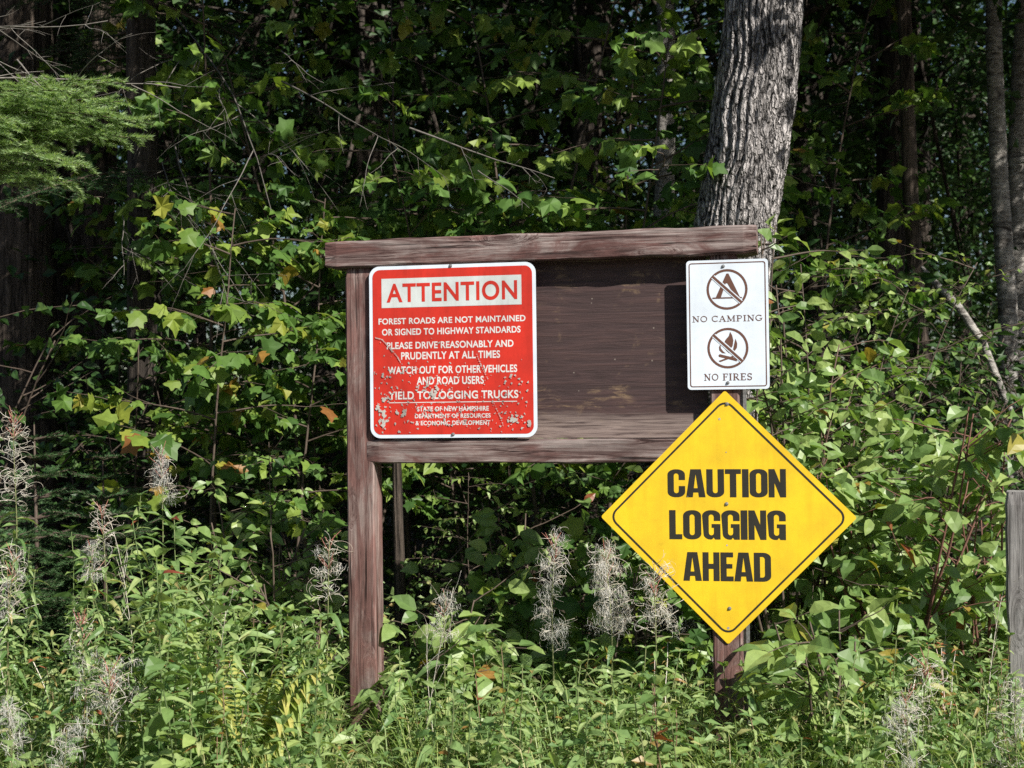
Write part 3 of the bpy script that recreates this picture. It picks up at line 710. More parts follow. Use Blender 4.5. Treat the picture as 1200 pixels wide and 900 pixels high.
gp = empty('grey_post', (P[0] + 0.075, 5.05, 0), 'short square weathered grey timber post at the right edge', 'post', rz=math.radians(-20))
timber('shaft', (0.145, 0.14, 1.13), M_WOOD_G, gp, (0, 0, 0.325), 9, 0.004, 0.008)

# ------------------------------------------------------------------ vegetation builders
UP = np.array([0, 0, 1.0])
LIGHTWARD = np.array([0.25, -0.75, 0.75])
def jit(rng, n, s): return rng.normal(0, s, (n, 3))
def curve_pts(p0, d, L, n, rng, wob=0.1, sag=0.0):
    P = [np.array(p0, float)]; d = unit(np.array(d, float)); st = L / n
    for i in range(n):
        d = unit(d + rng.normal(0, wob, 3) * 0.5 + np.array([0, 0, -sag * st]))
        P.append(P[-1] + d * st)
    return np.array(P)
def pick(P, t):
    n = len(P) - 1; x = min(max(t, 0), 0.999) * n; i = int(x); f = x - i
    return P[i] * (1 - f) + P[i + 1] * f, unit(P[i + 1] - P[i])

def broad_twig(gs, gl, p0, d, L, rng, kinds, size, gap, stemtone=0.5, petiole=0.5, tone=None, rad=0.003, hang=0.35, lead=True):
    """a leafy twig: paired or alternate leaves along it, one at the tip"""
    P = curve_pts(p0, d, L, 6, rng, 0.16, 0.5)
    tube(gs, P, np.linspace(rad, rad * 0.4, 7), 4, stemtone)
    m = max(2, int(L / gap)); pp = []; dd = []
    for i in range(m):
        t = (i + 0.7) / m; q, td = pick(P, 0.12 + 0.88 * t); s = unit(np.cross(td, UP))
        for sg in ((1, -1) if rng.rand() < 0.7 else ((1,) if i % 2 else (-1,))):
            out = unit(td * 0.55 + s * sg * 0.9 + rng.normal(0, 0.28, 3) - UP * hang * rng.uniform(0.2, 1.5))
            pp.append(q + out * size * petiole * rng.uniform(0.4, 1)); dd.append(out)
    pp.append(P[-1]); dd.append(unit(P[-1] - P[-2]))
    pp = np.array(pp); dd = np.array(dd); n = len(pp)
    N = unit(LIGHTWARD * 0.7 + UP * 0.45 + jit(rng, n, 0.58))
    mixed(gl, kinds, pp, dd, N, size * rng.uniform(0.55, 1.15, n), np.clip(rng.rand(n), 0, 1) if tone is None else np.clip(rng.normal(tone, 0.2, n), 0, 1), rng)

def shrub(h, spread, nst, rng, kinds, size, gap=0.06, twigs=10, lo=0.15, hang=0.35, twl=0.35, stemtone=0.5, rad=0.008, lean=(0, 0)):
    gs, gl = Geo(), Geo()
    for i in range(nst):
        a = rng.uniform(0, 2 * math.pi); r = 0.06 * spread
        d = np.array([math.cos(a) * spread * rng.uniform(0.2, 1) + lean[0], math.sin(a) * spread * rng.uniform(0.2, 1) + lean[1], h])
        P = curve_pts((r * math.cos(a), r * math.sin(a), -0.04), d, h * rng.uniform(0.75, 1.12), 9, rng, 0.14, 0.1)
        tube(gs, P, np.linspace(rad, rad * 0.35, 10), 5, stemtone)
        for k in range(twigs):
            q, td = pick(P, lo + (1 - lo) * (k + rng.rand()) / twigs)
            b_ = rng.uniform(0, 2 * math.pi)
            dd = unit(np.array([math.cos(b_), math.sin(b_), rng.uniform(-0.1, 0.6)]) + td * 0.3 + np.array([0.05, -0.25, 0]))
            broad_twig(gs, gl, q, dd, twl * rng.uniform(0.5, 1.2), rng, kinds, size, gap, stemtone, rad=rad * 0.4, hang=hang)
    return gs, gl

def weed(h, rng, kinds, size, gap=0.045, up=0.35, stems=1, wide=0.05, top=True):
    gs, gl = Geo(), Geo()
    for s in range(stems):
        d = np.array([rng.normal(0, 0.16), rng.normal(0, 0.16), 1])
        P = curve_pts((rng.normal(0, wide), rng.normal(0, wide), -0.03), d, h * rng.uniform(0.7, 1.08), 8, rng, 0.12)
        tube(gs, P, np.linspace(0.0032, 0.0014, 9), 4, rng.uniform(0, 1))
        n = int(h / gap); pp = []; dd = []; ss = []
        a = rng.uniform(0, 6)
        for i in range(n):
            t = 0.12 + 0.86 * (i + rng.rand() * 0.5) / n; q, td = pick(P, t); a += 2.4 + rng.normal(0, 0.3)
            pp.append(q); dd.append((math.cos(a), math.sin(a), up + rng.normal(0, 0.3))); ss.append(size * (1.0 - 0.45 * t) * rng.uniform(0.6, 1.15))
        if top:
            for k in range(4):
                a += 1.7; pp.append(P[-1]); dd.append((math.cos(a), math.sin(a), 0.9)); ss.append(size * 0.45)
        pp = np.array(pp); dd = np.array(dd); n = len(pp)
        mixed(gl, kinds, pp, dd, unit(UP * 0.7 + LIGHTWARD * 0.6 + jit(rng, n, 0.3)), np.array(ss), rng.rand(n), rng)
    return gs, gl

def curl_strip(g, p, d, L, rng, tone, w=0.0011):
    """a split pod valve: a thin ribbon curling back on itself"""
    d = unit(np.array(d)); ax = unit(np.cross(d, rng.normal(0, 1, 3))); n = 9
    turn = rng.uniform(1.2, 5.5); P = [np.array(p)]; st = L / n
    for i in range(n):
        a = turn / n * (0.3 + 1.4 * i / n)
        d = unit(d * math.cos(a) + np.cross(ax, d) * math.sin(a) + ax * 0.06)
        P.append(P[-1] + d * st)
    tube(g, P, np.linspace(w, w * 0.5, n + 1), 3, tone)
def hairs(g, P, D, L, w, tone):
    """each hair a slim three-sided blade bent once"""
    P = np.asarray(P); D = unit(D); m = len(P); s = unit(np.cross(D, UP + 0.01)); q = np.cross(s, D)
    L = L[:, None]; B = P + D * L * 0.55 + q * L * 0.08; E_ = P + D * L - q * L * 0.10
    V = np.stack([P - s * w, P + s * w, B - s * w, B + s * w, E_], 1)
    F = np.array([(0, 1, 3), (0, 3, 2), (2, 3, 4)])[None] + (np.arange(m) * 5)[:, None, None]
    g.add(V.reshape(-1, 3), F.reshape(-1, 3), np.repeat(tone, 5))
def fireweed(name, h, head, fluffy, pods, rng, label, loc, hw=0.055, lean=(0, 0), group='fireweed plants gone to seed'):
    o = empty(name, loc, label, 'wildflower', group)
    gs, gl, gp_, gf = Geo(), Geo(), Geo(), Geo()
    P = curve_pts((0, 0, -0.03), (lean[0] + rng.normal(0, 0.05), lean[1], 1), h + 0.03, 12, rng, 0.06)
    P[:, :2] -= np.linspace(0, 1, 13)[:, None] * P[-1, :2]
    tube(gs, P, np.linspace(0.0042, 0.0016, 13), 5, 0.75)
    t0 = 1 - head / h; n = int(h * t0 / 0.028); pp, dd, ss = [], [], []; a = 0
    for i in range(n):
        t = 0.1 + (t0 - 0.1) * i / n; q, td = pick(P, t); a += 2.4
        pp.append(q); dd.append((math.cos(a), math.sin(a), rng.uniform(-0.3, 0.45))); ss.append(rng.uniform(0.07, 0.125))
    if pp: mixed(gl, LANCE, np.array(pp), np.array(dd), unit(UP + LIGHTWARD * 0.3 + jit(rng, len(pp), 0.25)), np.array(ss), rng.rand(len(pp)) * 0.95, rng)
    m = int(head / 0.0065)
    knots = rng.rand(6)                                  # uneven: some stretches dense, some almost bare
    for i in range(m):
        t = t0 + (1 - t0) * (i + rng.rand()) / m; q, td = pick(P, t); a += 2.4
        if rng.rand() > 0.35 + knots[int((t - t0) / (1 - t0 + 1e-6) * 5.99)]: continue
        out = np.array([math.cos(a), math.sin(a), rng.uniform(0.0, 0.7)]); rr = hw * (0.85 + 0.6 * knots[int((t - t0) / (1 - t0 + 1e-6) * 5.99) - 3]) * (1.05 - 0.5 * (t - t0) / (1 - t0 + 1e-6)) * rng.uniform(0.5, 1.2)
        e = q + unit(out) * rr
        tube(gp_, [q, (q + e) / 2 + UP * 0.004, e], [0.0007, 0.0009, 0.0008], 3, rng.uniform(0.1, 0.7))
        for k in range(rng.randint(1, 4) if fluffy < 0.5 else rng.randint(0, 3)):
            curl_strip(gp_, e - unit(out) * rr * 0.5, unit(out) + rng.normal(0, 0.6, 3) - UP * 0.2, rng.uniform(0.045, 0.10), rng, rng.uniform(0, 0.62), 0.0009)
        if fluffy and rng.rand() < fluffy:
            nh = rng.randint(26, 60); c = q + unit(out) * rr * rng.uniform(0.2, 1.0) + rng.normal(0, 0.008, 3)
            hairs(gf, c + jit(rng, nh, 0.012), rng.normal(0, 1, (nh, 3)) + [0, 0, -0.2], rng.uniform(0.010, 0.036, nh), 0.00065, rng.rand(nh))
    for k in range(pods):
        q, td = pick(P, 1 - rng.uniform(0, 0.10 / h)); a += 2.4
        d = np.array([math.cos(a) * 0.55, math.sin(a) * 0.55, rng.uniform(0.5, 1.3)])
        tube(gp_, curve_pts(q, d, rng.uniform(0.03, 0.07), 3, rng, 0.1), [0.0008, 0.0014, 0.0012, 0.0005], 4, rng.uniform(0.75, 1.0))
    gs.obj('stem', M_STEM, o); gl.obj('foliage', M_WEED, o)
    pods_o = gp_.obj('seed_pods', M_POD, o)
    if gf.n: gf.obj('seed_fluff', M_FLUFF, pods_o)
    return o

def needles_along(g, P, rng, per, L, tone, flat_=0.6, wmul=1.0):
    P = np.asarray(P); pp, dd, nn = [], [], []
    seg = np.linalg.norm(np.diff(P, axis=0), axis=1).sum(); n = max(6, int(seg * per))
    for i in range(n):
        q, td = pick(P, i / n); s = unit(np.cross(td, UP)); a = rng.uniform(-0.25, 1.25) * math.pi
        out = s * math.cos(a) + UP * math.sin(a) * flat_
        pp.append(q); dd.append(unit(out + td * 0.75)); nn.append(unit(UP + rng.normal(0, 0.6, 3)))
    leaves(g, NEEDLE[0], np.array(pp), np.array(dd), np.array(nn), L * rng.uniform(0.7, 1.15, n), np.clip(rng.normal(tone, 0.22, n), 0, 1))
def bough(gs, gn, p0, d, L, rng, per=900, nl=0.016, tone=0.6, sub=0.38, sag=0.5, tri=True):
    """a flat spruce bough: axis, side twigs, smaller side twigs, needles round all of them"""
    A = curve_pts(p0, d, L, 10, rng, 0.07, sag)
    tube(gs, A, np.linspace(0.007, 0.0018, 11), 5, 0.2)
    needles_along(gn, A[3:], rng, per, nl, tone)
    m = int(L / 0.05)
    for i in range(m):
        t = 0.12 + 0.86 * i / m; q, td = pick(A, t); s = unit(np.cross(td, UP)) * (1 if i % 2 else -1)
        l = sub * L * (1.05 - t) * rng.uniform(0.65, 1.15) + 0.03
        B = curve_pts(q, td * 0.75 + s + UP * rng.normal(0, 0.12), l, 5, rng, 0.1, 0.8)
        tube(gs, B, np.linspace(0.0028, 0.001, 6), 3, 0.3); needles_along(gn, B, rng, per, nl, tone)
        if tri:
            for k in range(int(l / 0.035)):
                q2, td2 = pick(B, 0.15 + 0.8 * rng.rand()); s2 = unit(np.cross(td2, UP)) * (1 if k % 2 else -1)
                D_ = curve_pts(q2, td2 * 0.8 + s2 + UP * rng.normal(0, 0.25), rng.uniform(0.03, 0.085), 3, rng, 0.1, 1.0)
                tube(gs, D_, 0.0009, 3, 0.3); needles_along(gn, D_, rng, per, nl, tone + 0.1)
def dead_branch(g, p0, d, L, rng, rad=0.006, depth=2, sag=0.1, tone=0.5):
    P = curve_pts(p0, d, L, 10, rng, 0.10, sag)
    tube(g, P, np.linspace(rad * 0.8, rad * 0.22, 11), 4, tone + rng.normal(0, 0.15))
    if depth:
        for k in range(int(2 + L * 4)):
            q, td = pick(P, rng.uniform(0.15, 1)); s = unit(np.cross(td, UP + rng.normal(0, 0.5, 3))) * rng.choice([-1, 1])
            dead_branch(g, q, td * 0.7 + s * rng.uniform(0.4, 1) + UP * rng.normal(-0.1, 0.3), L * rng.uniform(0.12, 0.42), rng, rad * 0.42, depth - 1, sag + 0.3, tone)

def vnoise(u, v, seed=0):
    rs_ = np.random.RandomState(seed); G = rs_.rand(64, 64)
    ui, vi = np.floor(u).astype(int), np.floor(v).astype(int); fu, fv = u - ui, v - vi
    fu = fu * fu * (3 - 2 * fu); fv = fv * fv * (3 - 2 * fv)
    a, b_, c, d = G[ui % 64, vi % 64], G[(ui + 1) % 64, vi % 64], G[ui % 64, (vi + 1) % 64], G[(ui + 1) % 64, (vi + 1) % 64]
    return (a * (1 - fu) + b_ * fu) * (1 - fv) + (c * (1 - fu) + d * fu) * fv
def trunk_geo(g, pts, radii, seed=0, rings=80, k=48, furrow=0.08, fr=20, flare=0.0):
    """trunk with real furrows: ridged noise stretched along the stem"""
    pts = np.asarray(pts, float); t = np.linspace(0, len(pts) - 1, rings)
    P = np.column_stack([np.interp(t, np.arange(len(pts)), pts[:, i]) for i in range(3)]); r = np.interp(t, np.arange(len(pts)), radii)
    for _ in range(3): P[1:-1] = (P[:-2] + 2 * P[1:-1] + P[2:]) / 4
    ang = np.linspace(0, 2 * math.pi, k, endpoint=False)
    z = np.cumsum(np.r_[0, np.linalg.norm(np.diff(P, axis=0), axis=1)])
    A_, Z_ = np.meshgrid(ang, z)
    warp = vnoise(A_ * 2 / math.pi * 3.0, Z_ * 5 + 3, seed) * 1.6
    per = fr / (2 * math.pi)
    u = A_ * per + warp
    rid = np.abs((u % 1) - 0.5) * 2
    n1 = vnoise(np.floor(u) * 7.3 + 11, Z_ * 9, seed + 1); n2 = vnoise(A_ * 64 / (2 * math.pi), Z_ * 26, seed + 2)
    lump = vnoise(A_ * 8 / (2 * math.pi) , Z_ * 2.2, seed + 3)
    R = r[:, None] * (1 + furrow * (np.minimum(rid * 1.6, 1) * 0.8 + 0.35 * n1 + 0.4 * n2 - 0.8) + 0.10 * (lump - 0.5))
    V = np.stack([P[:, 0, None] + R * np.cos(A_), P[:, 1, None] + R * np.sin(A_), np.repeat(P[:, 2, None], k, 1)], 2).reshape(-1, 3)
    i = np.arange(rings - 1)[:, None] * k; j = np.arange(k)[None]; a = i + j; b_ = i + (j + 1) % k
    F = np.concatenate([np.stack([a, b_, b_ + k], -1).reshape(-1, 3), np.stack([a, b_ + k, a + k], -1).reshape(-1, 3)])
    g.add(V, F, 0.5, 0, True)

def leaf_clump(g, c, r, n, size, rng, kinds, flatn=0.45, tone=0.45):
    P = c + rng.normal(0, 1, (n, 3)) * np.array([r, r, r * flatn]) * 0.55
    D = rng.normal(0, 1, (n, 3)) * [1, 1, 0.35] + [0, -0.2, -0.25]
    N = unit(UP * 0.8 + LIGHTWARD * 0.5 + jit(rng, n, 0.45))
    mixed(g, kinds, P, D, N, size * rng.uniform(0.6, 1.15, n), np.clip(rng.normal(tone, 0.25, n), 0, 0.95), rng)
def crown(gl, gb, centre, rad, nclump, per, size, rng, kinds, root=None, tone=0.45):
    for i in range(nclump):
        v = unit(rng.normal(0, 1, 3)) * rng.rand() ** 0.45; c = np.asarray(centre) + v * np.asarray(rad)
        leaf_clump(gl, c, rng.uniform(0.25, 0.5), per, size, rng, kinds, tone=tone)
        if root is not None and i % 3 == 0:
            r0 = np.asarray(root) + UP * rng.uniform(-0.2, 0.6) * rad[2]; mid = (r0 + c) / 2 + rng.normal(0, 0.12, 3) - UP * 0.1
            tube(gb, [r0, mid, c], [0.035, 0.02, 0.006], 4)

# ------------------------------------------------------------------ the big furrowed tree behind the board
rng = np.random.RandomState(11)
Yt = 6.15
px_mid = [(836, 470), (844, 400), (853, 330), (863, 260), (874, 190), (885, 120), (891, 60), (895, 0), (899, -80)]
pts = [at(x, y, Yt) for x, y in px_mid]
base = np.array([pts[0][0] - 0.02, Yt, 0.0])
tt = empty('furrowed_tree', base, 'large tree with deeply furrowed grey bark rising behind the right end of the notice board', 'tree')
L = [np.array([0, 0, -0.1]), np.array([0.0, 0, 0.5])] + [p - base for p in pts]
top = L[-1]
L += [top + np.array([0.03, 0.05, 1.5]), top + np.array([0.0, 0.2, 3.5]), top + np.array([0.05, 0.3, 6])]
rr = [0.23, 0.20] + [0.178, 0.174, 0.172, 0.168, 0.170, 0.172, 0.166, 0.160, 0.156] + [0.14, 0.11, 0.05]
g = Geo(); trunk_geo(g, L, rr, 3, 460, 170, 0.13, 34); g.obj('trunk', M_BARK, tt)
gl, gb = Geo(), Geo()
crown(gl, gb, np.array([0.85, -0.05, 4.8]), (3.2, 1.45, 1.6), 290, 42, 0.11, rng, OVATE, root=top + UP * 1.2)  # crown spread wide above the frame so that it shades the wood behind
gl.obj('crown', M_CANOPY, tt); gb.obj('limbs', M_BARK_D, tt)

# ------------------------------------------------------------------ trees left: shaggy dark trunks, spruces with dead branches and the sunlit bough
def big_tree(name, label, cat, px, pyb, Y, r, bark, rngs, crown_c=None, crown_r=None, nclump=0, lean=0.0, H=7.0, furrow=0.07, fr=18, curve=0.05, group=None, leafmat=None, per=40, size=0.1, tone=0.45, kinds=None):
    rg = np.random.RandomState(rngs)
    b = at(px, pyb, Y); base = np.array([b[0], Y, 0])
    o = empty(name, base, label, cat, group)
    zz = np.linspace(-0.1, H, 9); P = np.column_stack([lean * zz + curve * np.sin(zz * 1.1 + rngs), curve * np.cos(zz * 0.9 + rngs * 2), zz])
    P[:2, :2] *= 0.5
    g = Geo(); trunk_geo(g, P, np.linspace(r * 1.12, r * 0.45, 9), rngs, 150, 40, furrow, fr); g.obj('trunk', bark, o)
    if nclump:
        gl, gb = Geo(), Geo()
        crown(gl, gb, crown_c, crown_r, nclump, per, size, rg, kinds or SMALL, root=(lean * crown_c[2], 0, crown_c[2]), tone=tone)
        gl.obj('crown', leafmat or M_CANOPY, o); gb.obj('limbs', M_BARK_D, o)
    return o
t1 = big_tree('cedar_tree', 'dark shaggy-barked tree at the far left edge, under the sunlit spruce bough', 'tree', 30, 330, 8.6, 0.215, M_BARK_C, 21, (0.2, 0.2, 5.6), (1.7, 1.4, 1.6), 70, 0.0, 7, 0.10, 16)
t2 = big_tree('cedar_tree', 'slimmer dark tree just right of the shaggy tree at the left edge', 'tree', 108, 330, 8.9, 0.135, M_BARK_C, 22, (0.5, 0.3, 5.4), (1.5, 1.3, 1.5), 60, 0.02, 7, 0.10, 14)
t3 = big_tree('cedar_tree', 'dark leaning tree filling the gap between the two shaggy trunks on the left', 'tree', 72, 330, 9.5, 0.12, M_BARK_D, 23, (-0.4, 0.3, 5.2), (1.6, 1.3, 1.5), 60, -0.02, 7, 0.10, 14)
# spruce whose sunlit bough and dead branches reach in from the left
rng = np.random.RandomState(31)
b = at(-150, 300, 5.75)
sp = empty('spruce_tree', (b[0], 5.75, 0), 'spruce outside the left edge whose sunlit pale green bough reaches into the upper left corner', 'tree')
g = Geo(); trunk_geo(g, [(0, 0, -0.1), (0.02, 0, 1.5), (0, 0.02, 3.0), (0.02, 0, 5.5)], [0.10, 0.09, 0.07, 0.015], 8, 80, 30, 0.07, 14); g.obj('trunk', M_BARK_D, sp)
gs, gn, gd = Geo(), Geo(), Geo()
O_ = np.array([b[0], 5.75, 0])
for (ax_, ay, bx, by, Y0, Y1) in ((-140, 150, 188, 126, 5.7, 5.25), (-140, 175, 150, 150, 5.7, 5.2), (-150, 190, 120, 178, 5.7, 5.1), (-150, 200, 62, 225, 5.7, 5.15), (-140, 150, 130, 138, 5.7, 5.45), (-150, 180, 40, 160, 5.7, 5.0), (-130, 165, 95, 168, 5.75, 5.35), (-140, 120, 60, 118, 5.7, 5.3), (-140, 130, 110, 122, 5.7, 5.1), (-140, 150, 160, 140, 5.65, 5.35), (-140, 190, 20, 205, 5.7, 5.2)):
    p, q = at(ax_, ay - 14, Y0) - O_, at(bx, by - 14, Y1) - O_
    gs, gn = Geo(), Geo(); bough(gs, gn, p, q - p + np.array([0, 0, 0.06]), np.linalg.norm(q - p), rng, 1150, 0.024, 0.62, 0.36, 0.12)
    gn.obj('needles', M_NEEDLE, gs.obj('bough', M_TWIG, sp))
for (ax_, ay, bx, by, Y0, Y1, r) in ((-140, 90, 205, 75, 5.7, 5.5, 0.007), (-140, 30, 108, 14, 5.7, 5.4, 0.006), (20, 70, 80, 135, 5.55, 5.4, 0.005), (-100, 10, 60, 70, 5.7, 5.5, 0.005), (-140, 60, 40, 20, 5.7, 5.3, 0.005)):
    p, q = at(ax_, ay, Y0) - O_, at(bx, by, Y1) - O_
    gd = Geo(); dead_branch(gd, p, q - p, np.linalg.norm(q - p), rng, r, 2, 0.02); gd.obj('dead_branch', M_DEAD, sp)
gl, gb = Geo(), Geo(); crown(gl, gb, (1.1, 0.35, 4.95), (2.2, 0.95, 1.55), 230, 60, 0.07, rng, SMALL, root=(0, 0, 3.6), tone=0.3)  # unseen crown, shaped and placed to shade the left trunks but not the bough
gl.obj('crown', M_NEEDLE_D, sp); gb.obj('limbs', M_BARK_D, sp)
rng = np.random.RandomState(33)
b = at(165, 300, 7.6)
s2 = empty('spruce_tree', (b[0], 7.6, 0), 'dark spruce with thin bare dead branches, standing behind the maple left of the board', 'tree')
O_ = np.array([b[0], 7.6, 0])
g = Geo(); trunk_geo(g, [(0, 0, -0.1), (0.02, 0, 1.5), (0, 0.02, 4.0), (0.02, 0, 7)], [0.10, 0.09, 0.07, 0.03], 9, 80, 30, 0.07, 14); g.obj('trunk', M_BARK_D, s2)
gs, gn, gd = Geo(), Geo(), Geo()
for (ax_, ay, bx, by, Y0, Y1, r) in ((205, 20, 395, 170, 7.5, 5.9, 0.008), (330, 60, 372, 118, 6.5, 6.1, 0.004), (205, 170, 250, 300, 7.4, 6.0, 0.005),
                                     (330, 95, 500, 190, 6.6, 6.0, 0.006), (480, 150, 640, 217, 6.2, 5.9, 0.006), (560, 200, 610, 262, 6.0, 5.8, 0.004), (190, 190, 225, 255, 7.4, 6.2, 0.004), (140, 240, 180, 300, 7.4, 6.3, 0.004)):
    p, q = at(ax_, ay, Y0) - O_, at(bx, by, Y1) - O_
    gd = Geo(); dead_branch(gd, p, q - p + np.array([0, 0, 0.05]), np.linalg.norm(q - p), rng, r, 2, 0.08, 0.3); gd.obj('dead_branch', M_DEAD, s2)
for i in range(34):
    z = 2.2 + 4.5 * rng.rand(); a = rng.uniform(0, 2 * math.pi); L_ = 1.5 * (1 - (z - 1.5) / 8) * rng.uniform(0.6, 1.1)
    bough(gs, gn, (0, 0, z), (math.cos(a), math.sin(a), 0.0), L_, rng, 330, 0.024, 0.3, 0.36, 0.35, True)
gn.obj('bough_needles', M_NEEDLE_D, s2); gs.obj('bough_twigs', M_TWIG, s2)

# young firs low at the left
for i, (px, Y, h, lab) in enumerate(((40, 6.1, 1.16, 'young fir with flat dark green boughs at the left edge, below the shaggy trunks'), (120, 6.0, 1.02, 'smaller young fir beside the maple sapling on the left, above the white seed heads'), (-30, 5.7, 1.0, 'young fir cut by the left edge of the picture, low in the weeds'))):
    rng = np.random.RandomState(41 + i); b = at(px, 500, Y)
    o = empty('young_fir', (b[0], Y, 0), lab, 'fir', 'young firs at the forest edge')
    gs, gn = Geo(), Geo(); tube(gs, [(0, 0, -0.05), (0.01, 0, h * 0.5), (0, 0, h)], [0.014, 0.010, 0.003], 6, 0.2)
    needles_along(gn, [(0, 0, h * 0.7), (0, 0, h)], rng, 700, 0.018, 0.6)
    for wz in np.arange(0.16, h, 0.085):
        for k in range(5):
            a = rng.uniform(0, 2 * math.pi); L_ = (0.62 * (1 - wz / h) + 0.08) * rng.uniform(0.7, 1.1)
            bough(gs, gn, (0, 0, wz), (math.cos(a), math.sin(a), 0.22), L_, rng, 900, 0.022, 0.6, 0.40, 0.25, L_ > 0.3)
    gs.obj('stem', M_TWIG, o); gn.obj('foliage', M_NEEDLE_D, o)

# ------------------------------------------------------------------ pale trunks at the right and behind
big_tree('birch_tree', 'pale slim birch trunk near the right edge, left one of a close pair', 'tree', 1172, 430, 9.6, 0.068, M_BIRCH, 51, (0.8, -2.2, 5.3), (2.0, 1.8, 1.7), 150, 0.012, 7.5, 0.03, 10)  # out-of-view crown pulled forward of its trunk to shade the right-hand wood
big_tree('birch_tree', 'pale birch trunk at the right edge, right one of a close pair and slightly leaning', 'tree', 1193, 430, 10.0, 0.085, M_BIRCH, 52, (2.0, -2.7, 5.5), (2.2, 1.8, 1.9), 170, 0.03, 7.5, 0.03, 10)  # crown also set forward and to the right, above the frame, for shade
big_tree('slender_tree', 'slender grey leaning trunk in the dark right of the furrowed tree', 'tree', 1112, 430, 9.0, 0.055, M_BARK_C, 53, (-0.6, -0.5, 5.2), (1.8, 1.6, 1.5), 75, -0.075, 7.0, 0.05, 10)
big_tree('birch_tree', 'whitish trunk half hidden by maple leaves behind the top of the board', 'tree', 776, 330, 9.6, 0.075, M_BIRCH, 54, (0.2, 0, 6.2), (1.9, 1.6, 1.6), 70, 0.0, 7.5, 0.03, 10)
big_tree('slender_tree', 'thin grey dead stem standing in the dark gap under the board beside the left post', 'tree', 476, 600, 6.3, 0.030, M_BARK_C, 55, None, None, 0, -0.03, 1.5, 0.05, 10, 0.02)
#big_tree('slender_tree', 'dark slim trunk showing between leaves above the red sign', 'tree', 478, 200, 11.5, 0.08, M_BARK_D, 56, (0.2, 0, 6.0), (2.0, 1.7, 1.7), 80, 0.01, 7.5, 0.06, 12)
rng = np.random.RandomState(58); g = Geo()
p, q = at(1094, 330, 8.3), at(1152, 402, 8.0)
fl = empty('fallen_limb', (q[0] + 0.35, q[1], 0), 'broken whitish limb slanting down in the dark left of the birch pair', 'branch')
O_ = np.array([q[0] + 0.35, q[1], 0])
tube(g, np.array([p + (p - q) * 0.25, p, (p + q) / 2 + np.array([0.0, 0, 0.03]), q, (q + O_) / 2 + np.array([0.1, 0, 0.05]), O_ + np.array([0.05, 0, 0])]) - O_, [0.009, 0.020, 0.026, 0.023, 0.017, 0.014], 8)
g.obj('limb', M_BIRCH, fl)

# dark trees standing deeper in the wood (shared shapes)
protos = []
for v in range(3):
    rg = np.random.RandomState(60 + v); g = Geo(); H = 8.5
    zz = np.linspace(-0.1, H, 9); P = np.column_stack([0.1 * np.sin(zz + v), 0.08 * np.cos(zz * 0.8 + v), zz])
    trunk_geo(g, P, np.linspace(0.12, 0.04, 9), 60 + v, 70, 24, 0.07, 12)
    gl, gb = Geo(), Geo()
    crown(gl, gb, (0, 0, 4.6), (1.8, 1.6, 3.7), 125, 38, 0.115, rg, SMALL, root=(0, 0, 4.0), tone=0.4)
    protos.append((g.mesh('trunk', M_BARK_D), gl.mesh('crown', M_CANOPY), gb.mesh('limbs', M_BARK_D)))
rng = np.random.RandomState(66)
spots = [(x, Y) for Y, n in ((10.5, 6), (12.5, 7), (15, 8), (18.5, 9), (23, 10)) for x in (np.linspace(-0.42, 0.42, n) * Y + rng.normal(0, 0.35, n))]
GAP = [(445, 95), (1045, 85)]
for i, (x, Y) in enumerate(spots):
    Y += rng.normal(0, 0.5)
    o = empty('hardwood_tree', (x, Y, 0), 'dark hardwood tree standing deep in the shaded wood behind the board', 'tree', 'hardwood trees deep in the shaded wood', rng.uniform(0, 6.28))
    o.scale = (rng.uniform(0.9, 1.25),) * 3
    for nm, me in zip(('trunk', 'crown', 'limbs'), protos[i % 3]):
        c = bpy.data.objects.new(nm, me); C.objects.link(c); c.parent = o

# the wood beyond, one mass of leaves, with a few small holes to the sky
rng = np.random.RandomState(70); gl = Geo()
for i in range(2300):
    Y = rng.uniform(24, 44); x = rng.uniform(-0.5, 0.5) * Y; z = 13 * rng.rand() ** 1.8 + 0.2
    leaf_clump(gl, np.array([x, Y, z]), 0.9, 26, 0.28, rng, SMALL, 0.7, 0.35)
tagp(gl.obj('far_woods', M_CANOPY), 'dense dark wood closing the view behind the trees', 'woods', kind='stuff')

# ------------------------------------------------------------------ maple saplings and understory
def sapling(h, rng, kinds, size, nb=9, lo=0.25, bl=0.75, gap=0.075):
    gs, gl = Geo(), Geo()
    P = curve_pts((0, 0, -0.05), (rng.normal(0, 0.06), rng.normal(0, 0.06), 1), h, 12, rng, 0.07)
    tube(gs, P, np.linspace(0.009 * h / 2.4, 0.003, 13), 6, 0.2)
    for k in range(nb):
        t = lo + (1 - lo) * (k + rng.rand()) / nb; q, td = pick(P, t); a = k * 2.4 + rng.normal(0, 0.4)
        L_ = bl * (1.1 - 0.6 * t) * rng.uniform(0.7, 1.15)
        d = np.array([math.cos(a), math.sin(a), rng.uniform(0.1, 0.5)])
        B = curve_pts(q, d, L_, 6, rng, 0.12, 0.5); tube(gs, B, np.linspace(0.0055, 0.002, 7), 4, 0.3)
        for j in range(int(L_ / 0.11)):
            q2, td2 = pick(B, 0.15 + 0.85 * (j + rng.rand()) / max(1, int(L_ / 0.11))); s = unit(np.cross(td2, UP)) * (1 if j % 2 else -1)
            broad_twig(gs, gl, q2, td2 * 0.6 + s * rng.uniform(0.3, 1) + UP * rng.normal(0, 0.15), rng.uniform(0.12, 0.30), rng, kinds, size, gap, 0.4, rad=0.0022, hang=0.45)
    return gs, gl
SAP = []
